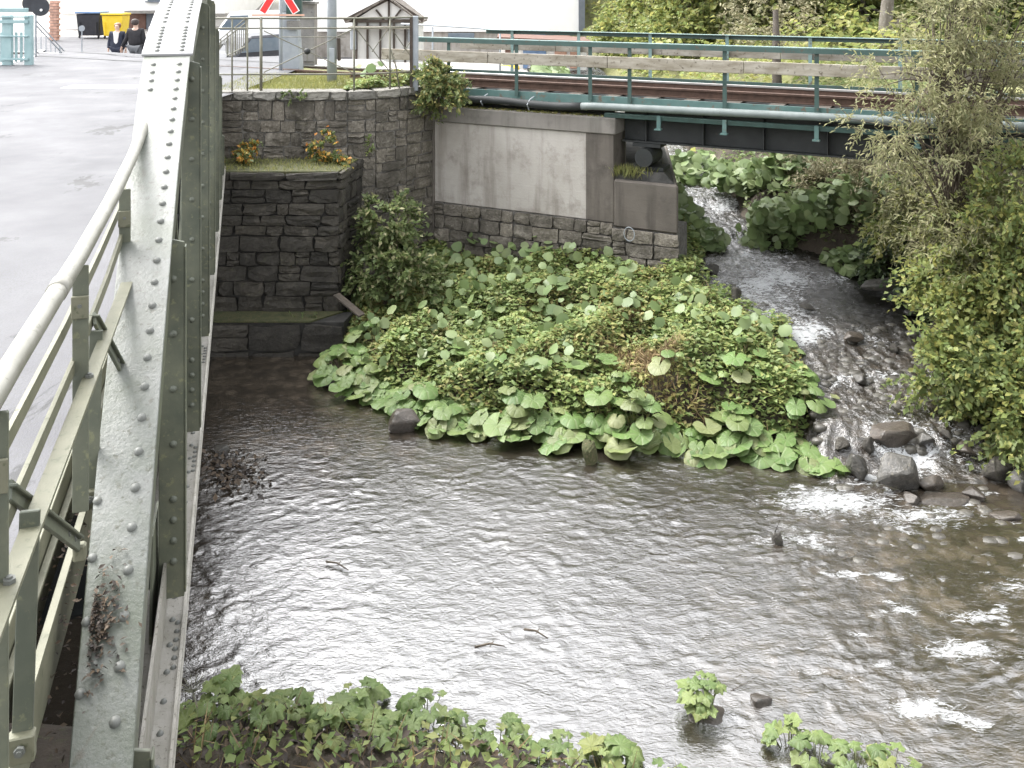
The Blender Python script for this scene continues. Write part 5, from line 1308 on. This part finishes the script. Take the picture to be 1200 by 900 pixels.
# ------------------------------------------------------------------ SHRUBS AND TREES
def crown_points(blobs, n, clump_n, spread):
    """leaf positions gathered into clumps on and inside several ellipsoids"""
    out = []; cs = []
    tot = sum(b[3] * b[4] * b[5] for b in blobs) if len(blobs[0]) > 5 else 1
    for (cx_, cy, cz, rx_, ry, rz_) in blobs:
        k = max(3, int(clump_n * rx_ * ry * rz_ / tot))
        q = rng.normal(size=(k, 3)); q /= np.linalg.norm(q, axis=1)[:, None]; q *= rng.uniform(.35, 1, (k, 1)) ** .6
        cs.append(q * np.array([rx_, ry, rz_]) + np.array([cx_, cy, cz]))
    cs = np.concatenate(cs); per = max(1, n // len(cs))
    tw = max(2, min(7, per // 9)); lv = max(2, per // tw)          # twigs to a clump, leaves to a twig
    cb = np.array([[b[0], b[1], b[2]] for b in blobs]); near_b = ((cs[:, None] - cb[None]) ** 2).sum(2).argmin(1)
    out = cs - cb[near_b]; out /= np.maximum(np.linalg.norm(out, axis=1), .05)[:, None]
    D = out[:, None, :] * .9 + rng.normal(size=(len(cs), tw, 3)) * .75 + np.array([0, 0, .15]); D /= np.linalg.norm(D, axis=2)[..., None]
    L = spread * rng.uniform(1.2, 2.9, (len(cs), tw, 1, 1)); tt = np.linspace(.08, 1, lv)[None, None, :, None] + rng.normal(size=(len(cs), tw, lv, 1)) * .04
    P = cs[:, None, None, :] + D[:, :, None, :] * L * tt + np.array([0, 0, -.28]) * L * tt ** 2
    side = np.cross(D, rng.normal(size=D.shape)); side /= np.linalg.norm(side, axis=2)[..., None]
    sg_ = np.where(np.arange(lv) % 2 == 0, 1.0, -1.0)[None, None, :, None]
    P = P + side[:, :, None, :] * sg_ * spread * .16 + rng.normal(size=P.shape) * spread * .06
    DD = D[:, :, None, :] * .9 + side[:, :, None, :] * sg_ * .8 + np.array([0, 0, -.2]) + 0 * P
    crown_points.dirs = DD.reshape(-1, 3)
    crown_points.twigs = [(cs[k], cs[k] + D[k, q] * L[k, q, 0] * .8 + np.array([0, 0, -.18]) * L[k, q, 0]) for k in range(len(cs)) for q in range(0, tw, 2)]
    return P.reshape(-1, 3), cs
def plant(name, label, cat, base, blobs, n, size, mat, trunk_r, clump_n=60, spread=.25, aspect=.5, group=None, bark='twig', up=.5, limbs=9, trunk_to=None, extra=None, droop=0.2, ground=True):
    base = V3(base)
    if ground: base.z = hz(base.x, base.y) - .05
    t = thing(name, label, cat, base, group)
    P, cs = crown_points(blobs, n, clump_n, spread)
    DR = crown_points.dirs
    leaf_cloud('crown' if trunk_r > .05 else 'foliage', P, size, M[mat], t, aspect, up, .12, droop * .5, DR)
    m = MB()
    for a, b in crown_points.twigs[:420]: m.tube([V3(a), V3(b)], [.006, .002], 3, False)
    m.build('twigs', M[bark], t)['kind'] = 'stuff'
    if extra: 
        k = rng.random(len(P)) < extra[1]; leaf_cloud('turning_leaves', P[k] + rng.normal(size=(k.sum(), 3)) * .04, size, M[extra[0]], t, aspect, up, .12, .1, DR[k])
    m = MB(); top = V3(trunk_to) if trunk_to else V3(np.mean(cs, 0)) 
    mid = base.lerp(top, .5) + V3((random.uniform(-.1, .1), random.uniform(-.1, .1), 0)) * (top - base).length * .3
    m.tube([base, base.lerp(mid, .5), mid, mid.lerp(top, .55), top], [trunk_r * 1.25, trunk_r, trunk_r * .8, trunk_r * .55, trunk_r * .25], 9)
    m.build('trunk', M[bark], t, True)
    m = MB(); idx = rng.permutation(len(cs))[:limbs]
    for j in idx:
        e = V3(cs[j]); s0 = base.lerp(mid, random.uniform(.6, 1)) if random.random() < .4 else mid.lerp(top, random.uniform(0, .8))
        b1 = s0.lerp(e, .5) + V3((0, 0, .08 * (e - s0).length)); r1 = trunk_r * .38
        m.tube([s0, b1, e], [r1, r1 * .65, r1 * .25], 5, False)
    m.build('limbs', M[bark], t, True)
    return t
def blob(px, py, d, rx_, ry, rz_):
    z = -(py - HY) * d / F; p = at(px, d, z); return (p.x, p.y, p.z, rx_, ry, rz_)
# wall plants
plant('elder_bush', 'tall green bush growing against the angle of the stone walls', 'bush', (-1.95, 14.2, 0), [blob(452, 262, 14.3, .42, .4, .5), blob(445, 315, 14.0, .5, .4, .4), blob(478, 325, 13.8, .4, .35, .3)], 5200, .085, 'shrub', .025, 70, .12, .6, limbs=14, extra=('willow', .18))
plant('wall_bush', 'yellowing bush at the corner where fence and plank handrail meet', 'bush', tuple(at(514, 15.6, -2.05)), [blob(514, 92, 15.5, .34, .25, .28), blob(530, 108, 15.4, .22, .2, .16), blob(505, 118, 15.5, .16, .2, .14)], 2600, .08, 'shrub', .015, 36, .09, .6, limbs=10, extra=('herb_yellow', .45), ground=False)
plant('wall_shrub', 'small orange and green shrub on the mossy ledge against the grey wall', 'shrub', tuple(at(381, 14.6, -2.74)), [blob(378, 172, 14.6, .2, .15, .26), blob(384, 190, 14.4, .3, .15, .1)], 700, .075, 'shrub', .008, 18, .06, .65, limbs=6, extra=('orange', .35), ground=False)
plant('ledge_plant', 'orange-yellow plant on the ledge beside the truss', 'plant', tuple(at(282, 14.5, -2.74)), [blob(278, 184, 14.4, .26, .15, .1), blob(292, 176, 14.6, .2, .15, .12)], 520, .07, 'orange', .006, 14, .05, .65, limbs=5, extra=('shrub', .5), ground=False)
plant('ivy_tuft', 'dark leafy tuft hanging from the fence coping', 'plant', tuple(at(344, 14.9, -1.75)), [blob(345, 112, 14.85, .2, .06, .06)], 150, .06, 'shrub', .004, 10, .04, .6, limbs=3, ground=False)
plant('wall_fern', 'small green plant in a joint of the curved wing wall', 'plant', tuple(at(433, 15.05, -2.75)), [blob(434, 168, 14.95, .07, .05, .1)], 120, .05, 'herb', .004, 8, .04, .5, limbs=3, ground=False)
plant('footing_weed', 'spindly weed growing from the mossy footing ledge', 'plant', tuple(at(350, 13.7, -4.8)), [blob(350, 372, 13.65, .25, .08, .1)], 160, .045, 'shrub', .004, 12, .05, .5, limbs=6, ground=False)
# right bank
plant('willow_shrub', 'loose pale grey-green willow shrub leaning over the end of the railway bridge', 'willow', (5.9, 12.0, 0),
      [blob(1118, 25, 11.6, .6, .6, .7), blob(1165, 15, 11.6, .8, .6, .8), blob(1045, 150, 11.3, .5, .4, .32), blob(1100, 170, 11.2, .7, .5, .4), blob(1130, 100, 11.4, .7, .5, .6), blob(1185, 150, 11.4, .6, .5, .7), blob(1060, 90, 11.5, .5, .5, .4)],
      14000, .085, 'willow', .035, 260, .15, .22, limbs=120, trunk_to=tuple(at(1092, 11.6, -.4)), droop=.35)
plant('hanging_willow', 'olive-grey bush under the bridge edge on the right bank', 'bush', (6.3, 13.0, 0), [blob(1110, 235, 12.4, .8, .6, .5), blob(1150, 280, 11.6, .7, .6, .5), blob(1060, 255, 13.2, .4, .4, .4)], 11000, .08, 'willow', .03, 130, .17, .3, limbs=24, extra=('tree_yellow', .2))
def hb(px, py, rx_, ry, rz_, back=.2):
    p = hit(px, py); return (p.x, p.y - .1 + back, p.z + rz_ * .35, rx_, ry, rz_)
plant('grey_thicket', 'dull brown-grey thicket on the bank behind the bridge', 'bush', tuple(hit(1000, 270)), [hb(985, 235, .7, .5, .55), hb(1030, 235, .7, .5, .55), hb(960, 205, .8, .5, .5), hb(1080, 250, .7, .5, .6)], 11000, .085, 'olive', .03, 110, .2, .3, limbs=26)
plant('dark_bush', 'dark green bush overhanging the pool on the right bank', 'bush', (6.6, 14.6, 0), [blob(1055, 300, 14.4, .7, .5, .45), blob(1085, 270, 14.0, .6, .5, .5), blob(1095, 320, 13.2, .4, .4, .45)], 6500, .09, 'tree_dark', .03, 80, .16, .6, limbs=16)
plant('yellow_sapling', 'little sapling with lime yellow leaves before the dark bush', 'sapling', (6.3, 13.6, 0), [blob(1040, 265, 13.5, .3, .2, .32), blob(1062, 285, 13.3, .25, .2, .15)], 330, .12, 'tree_yellow', .012, 26, .1, .55, limbs=16)
plant('yellow_bush', 'yellow-green bush at the right bank above the stream mouth', 'bush', (6.35, 11.7, 0), [blob(1130, 335, 11.4, .55, .5, .4), blob(1175, 350, 11.2, .5, .5, .5), blob(1110, 375, 11.2, .35, .3, .25)], 7500, .075, 'tree_yellow', .03, 95, .17, .65, limbs=16, extra=('tree_green', .35))
plant('bank_bush', 'broad green bush hanging down to the stream on the right bank', 'bush', (6.2, 11.0, 0), [blob(1130, 420, 10.9, .45, .4, .3), blob(1170, 440, 10.7, .5, .5, .4), blob(1105, 440, 10.9, .3, .3, .22), blob(1165, 485, 10.4, .42, .35, .2), blob(1200, 490, 10.3, .4, .4, .35)], 9500, .078, 'tree_green', .03, 110, .17, .7, limbs=18, extra=('tree_yellow', .7))
plant('edge_bush', 'bright yellow-green bush at the picture edge beside the willow', 'bush', (7.0, 11.3, 0), [blob(1198, 230, 11.0, .35, .5, .6), blob(1205, 300, 11.0, .5, .5, .5), blob(1215, 400, 10.8, .5, .5, .5)], 6000, .078, 'tree_yellow', .03, 80, .17, .6, limbs=14, extra=('tree_green', .7))
# far bank and hill
TR = 'trees on the slope beyond the railway'
specs = [(752, 31, 'tree_yellow', 'round yellow-green tree beside the slate grey building corner', .5), (800, 28, 'tree_yellow', 'yellow-green tree second from the white building', .45), (850, 29, 'tree_yellow', 'broad yellowing tree in the middle of the wooded slope', .4),
         (905, 27, 'willow', 'pale grey-green tree left of the birch trunk', .3), (955, 30, 'tree_yellow', 'yellow tree just left of the birch trunk', .45), (1005, 26, 'tree_yellow', 'yellow-green tree half hiding the birch trunk', .5),
         (1075, 27, 'tree_yellow', 'golden green tree right of the birch trunk', .5), (1150, 25, 'tree_green', 'green tree behind the willow shrub', .4), (1230, 25, 'tree_green', 'green tree at the picture edge on the slope', .4)]
for px, d, mt, lab, q in specs:
    b = at(px, d + 1, 0)
    plant('slope_tree', lab, 'tree', (b.x, b.y, 0), [blob(px, 22, d, 1.4, 1.2, 1.2), blob(px - 15, 40, d - .8, .9, .9, .6), blob(px + 25, -40, d, 1.5, 1.2, 1.3), blob(px, 75, d - .5, 1.2, .8, .7)], 12000, .15, mt, .09, 150, .26, .65, TR, 'bark', limbs=16, extra=('tree_yellow' if mt == 'tree_green' else 'tree_green', q * .5))
t = thing('birch_tree', 'pale barked birch trunk rising through the yellow trees', 'tree', at(1040, 24, -1.8)); c0 = at(1036, 24, -2.2)
MB().tube([c0, at(1038, 24, -.9), at(1041, 24, -.2), at(1043, 24, 2.5), at(1046, 24, 5)], [.2, .17, .15, .13, .1], 12).build('trunk', M['bark'], t, True)
m = MB(); m.tube([at(1043, 24, -.95), at(1060, 24, -.85), at(1085, 24.2, -1.0)], [.09, .07, .03], 8)
for k in range(7): m.tube([at(1042, 24, .8 + k * .5), at(1042 + random.choice((-1, 1)) * 40, 24.2, 1.6 + k * .6)], [.05, .015], 6)
m.build('limbs', M['bark'], t, True)
P, cs = crown_points([(c0.x + .3, 24.3, 3.4, 2.2, 2, 2.2)], 5000, 80, .3); leaf_cloud('crown', P, .14, M['tree_yellow'], t)
t = thing('leaning_tree', 'dark leaning trunk by the water seen under the girder', 'tree', at(905, 20.5, -3.6))
MB().tube([at(900, 20.5, -3.9), at(904, 20.5, -3.2), at(911, 20.5, -2.4), at(909, 20.7, -.5)], [.2, .15, .12, .06], 9).build('trunk', M['dark_wood'], t, True)
P, cs = crown_points([(at(900, 21, 0).x, 21, -2.9, .7, .5, .5), (at(909, 20.7, 0).x, 21, -.6, 1.0, .8, .7)], 2600, 40, .2); leaf_cloud('crown', P, .11, M['olive'], t, .4)
n = 46000; x = rng.uniform(3.2, 34, n); y = rng.uniform(20, 52, n); k = inside(x, y, RIGHT); x, y = x[k], y[k]
P = np.stack([x, y, height(x, y) + np.clip(.9 + 1.4 * fbm(x * .35, y * .35, 3), .15, 3) * rng.uniform(.1, 1, len(x))], 1)
tag(leaf_cloud('far_wood', P, .2, M['tree_yellow'], None, .65, .8), 'thick yellow-green undergrowth of the wooded slope', 'woodland', kind='stuff')
for px0, d, zc in ((735, 22.5, -2.0), (860, 21.5, -2.0), (985, 20.5, -2.0), (1120, 19.5, -2.0)):
    pass
n = 9000; x = rng.uniform(4.2, 9, n); y = rng.uniform(10.2, 21, n); k = inside(x, y, RIGHT); x, y = x[k], y[k]
P = np.stack([x, y, height(x, y) + rng.uniform(.03, .4, len(x))], 1)
tag(leaf_cloud('bank_weeds', P, .11, M['shrub'], None, .6, .8), 'low weeds on the right bank', 'weeds', kind='stuff')
n = 5000; x = rng.uniform(.6, 3.6, n); y = rng.uniform(15.5, 27, n); k = inside(x, y, LEFTUP) & (height(x, y) < -1.9); x, y = x[k], y[k]
P = np.stack([x, y, height(x, y) + rng.uniform(.03, .4, len(x))], 1)
tag(leafdisc_cloud('bank_leaves', P, .13, M['butterbur_cloud'], None), 'round leaves covering the upstream left bank', 'leaves', kind='stuff')

# grass behind the fence and on ledges
def blades(name, P, L, mat, label, w_=.06, up=1.0):
    P = np.asarray(P); dirs = rng.normal(size=(len(P), 3)) * .35 + np.array([0, 0, up])
    return tag(leaf_cloud(name, P + np.array([0, 0, L * .4]), L, mat, None, w_, .05, 0, 0, dirs), label, 'grass', kind='stuff')
n = 9000; x = rng.uniform(-4.9, -1.3, n); y = rng.uniform(15.0, 17.6, n)
k = (y < 19 - .5 * (x + 5)) & (fbm(x, y) > -.5)
blades('grass_strip', np.stack([x, y, height(x, y)], 1)[k], .14, M['grass'], 'yellowish grass strip between the fence and the railway track')
x = rng.uniform(-4.8, -2.45, 900); y = rng.uniform(13.88, 14.85, 900); 
blades('ledge_grass', np.stack([x, y, np.full(900, -2.74)], 1), .1, M['grass'], 'short dry grass on the ledge of the dark abutment block', .08)
x = rng.uniform(-.5, 2.6, 500); vv = rng.uniform(.02, .25, 500); pts = [tuple(RW(a, b, -2.03)) for a, b in zip(x, vv)]
tag(leaf_cloud('cap_weeds', pts, .07, M['herb_yellow'], None, .5, .6), 'small yellow weeds along the concrete cap under the pipe', 'weeds', kind='stuff')
pts = [tuple(RW(random.gauss(2.95, .16), random.uniform(-.02, .2), -2.93)) for _ in range(260)]
blades('bench_grass', pts, .22, M['grass'], 'tuft of drying grass on the bearing bench', .05)

# ------------------------------------------------------------------ near bank at the bottom of the picture
GN = 'leafy plants on the near bank'
near = [(232, 6.75), (268, 6.9), (300, 6.6), (335, 6.75), (378, 6.65), (420, 6.85), (455, 6.6), (500, 6.75), (540, 6.55), (585, 6.5), (630, 6.42), (672, 6.4), (720, 6.3), (770, 6.25), (250, 6.45), (318, 6.4), (385, 6.42), (440, 6.4), (520, 6.38)]
near.sort()
for i, (px, d) in enumerate(near):
    c = at(px, d, 0); c.z = max(hz(c.x, c.y), RIVER) - .02
    clump('bank_plant', 'lobed-leaved plant on the near bank, %s from the truss along the bottom edge' % ORD[i], 'plant', c, 17, .22, .12 + .05 * (i % 3), .058 + .012 * (i % 3), LL, GN, (0, -.6), .25)
clump('bank_plant', 'small lobed-leaved plant standing alone on a stone in the river', 'plant', at(826, 6.82, -5.27), 30, .17, .24, .06, LL, GN, (0, -.5), .3)
for i, (px, d) in enumerate(((925, 6.55), (955, 6.4), (1000, 6.35), (1045, 6.3))):
    clump('bank_plant', 'leafy plant on the gravel spit at the bottom right, %s from its tip' % ORD[i], 'plant', at(px, d, -5.3), 14, .17, .17, .062, LL, GN, (0, -.5), .3)
x = rng.uniform(-2.6, 2.9, 9000); y = rng.uniform(5.4, 7.3, 9000); k = inside(x, y, NEARP); x, y = x[k], y[k]
P = np.stack([x, y, height(x, y) + rng.uniform(.01, .14, len(x))], 1); k = rng.random(len(x)) < .45
tag(leaf_cloud('near_litter', P[k] - np.array([0, 0, .03]), .07, M['litter'], None, .5, .8), 'brown rotting leaves on the near bank', 'leaf litter', kind='stuff')
tag(leaf_cloud('near_weeds', P[~k][::3], .085, M['herb'], None, .6, .8), 'small weeds between the near bank plants', 'weeds', kind='stuff')
k2 = rng.random(len(x)) < .05
dirs = rng.normal(size=(k2.sum(), 3)) * .6 + np.array([0, 0, .8])
tag(leaf_cloud('near_stalks', np.stack([x, y, height(x, y) + .1], 1)[k2], .3, M['dry'], None, .035, .1, 0, 0, dirs), 'pale dry stalks among the near bank plants', 'dry stalks', kind='stuff')
dh = thing('dead_hemlock', 'dry umbel stalk standing on the near bank by the truss', 'plant', at(232, 6.4, -5.2))
m = MB(); b0 = at(240, 6.35, -5.2); t0_ = at(226, 6.5, -4.88); m.tube([b0, b0.lerp(t0_, .5) + V3((.02, 0, 0)), t0_], [.009, .007, .005], 6)
for k in range(12): m.tube([t0_, t0_ + V3((math.cos(k * .52) * .09, math.sin(k * .52) * .09, .06))], .003, 4)
m.build('stalk', M['rail_bar'], dh, True)
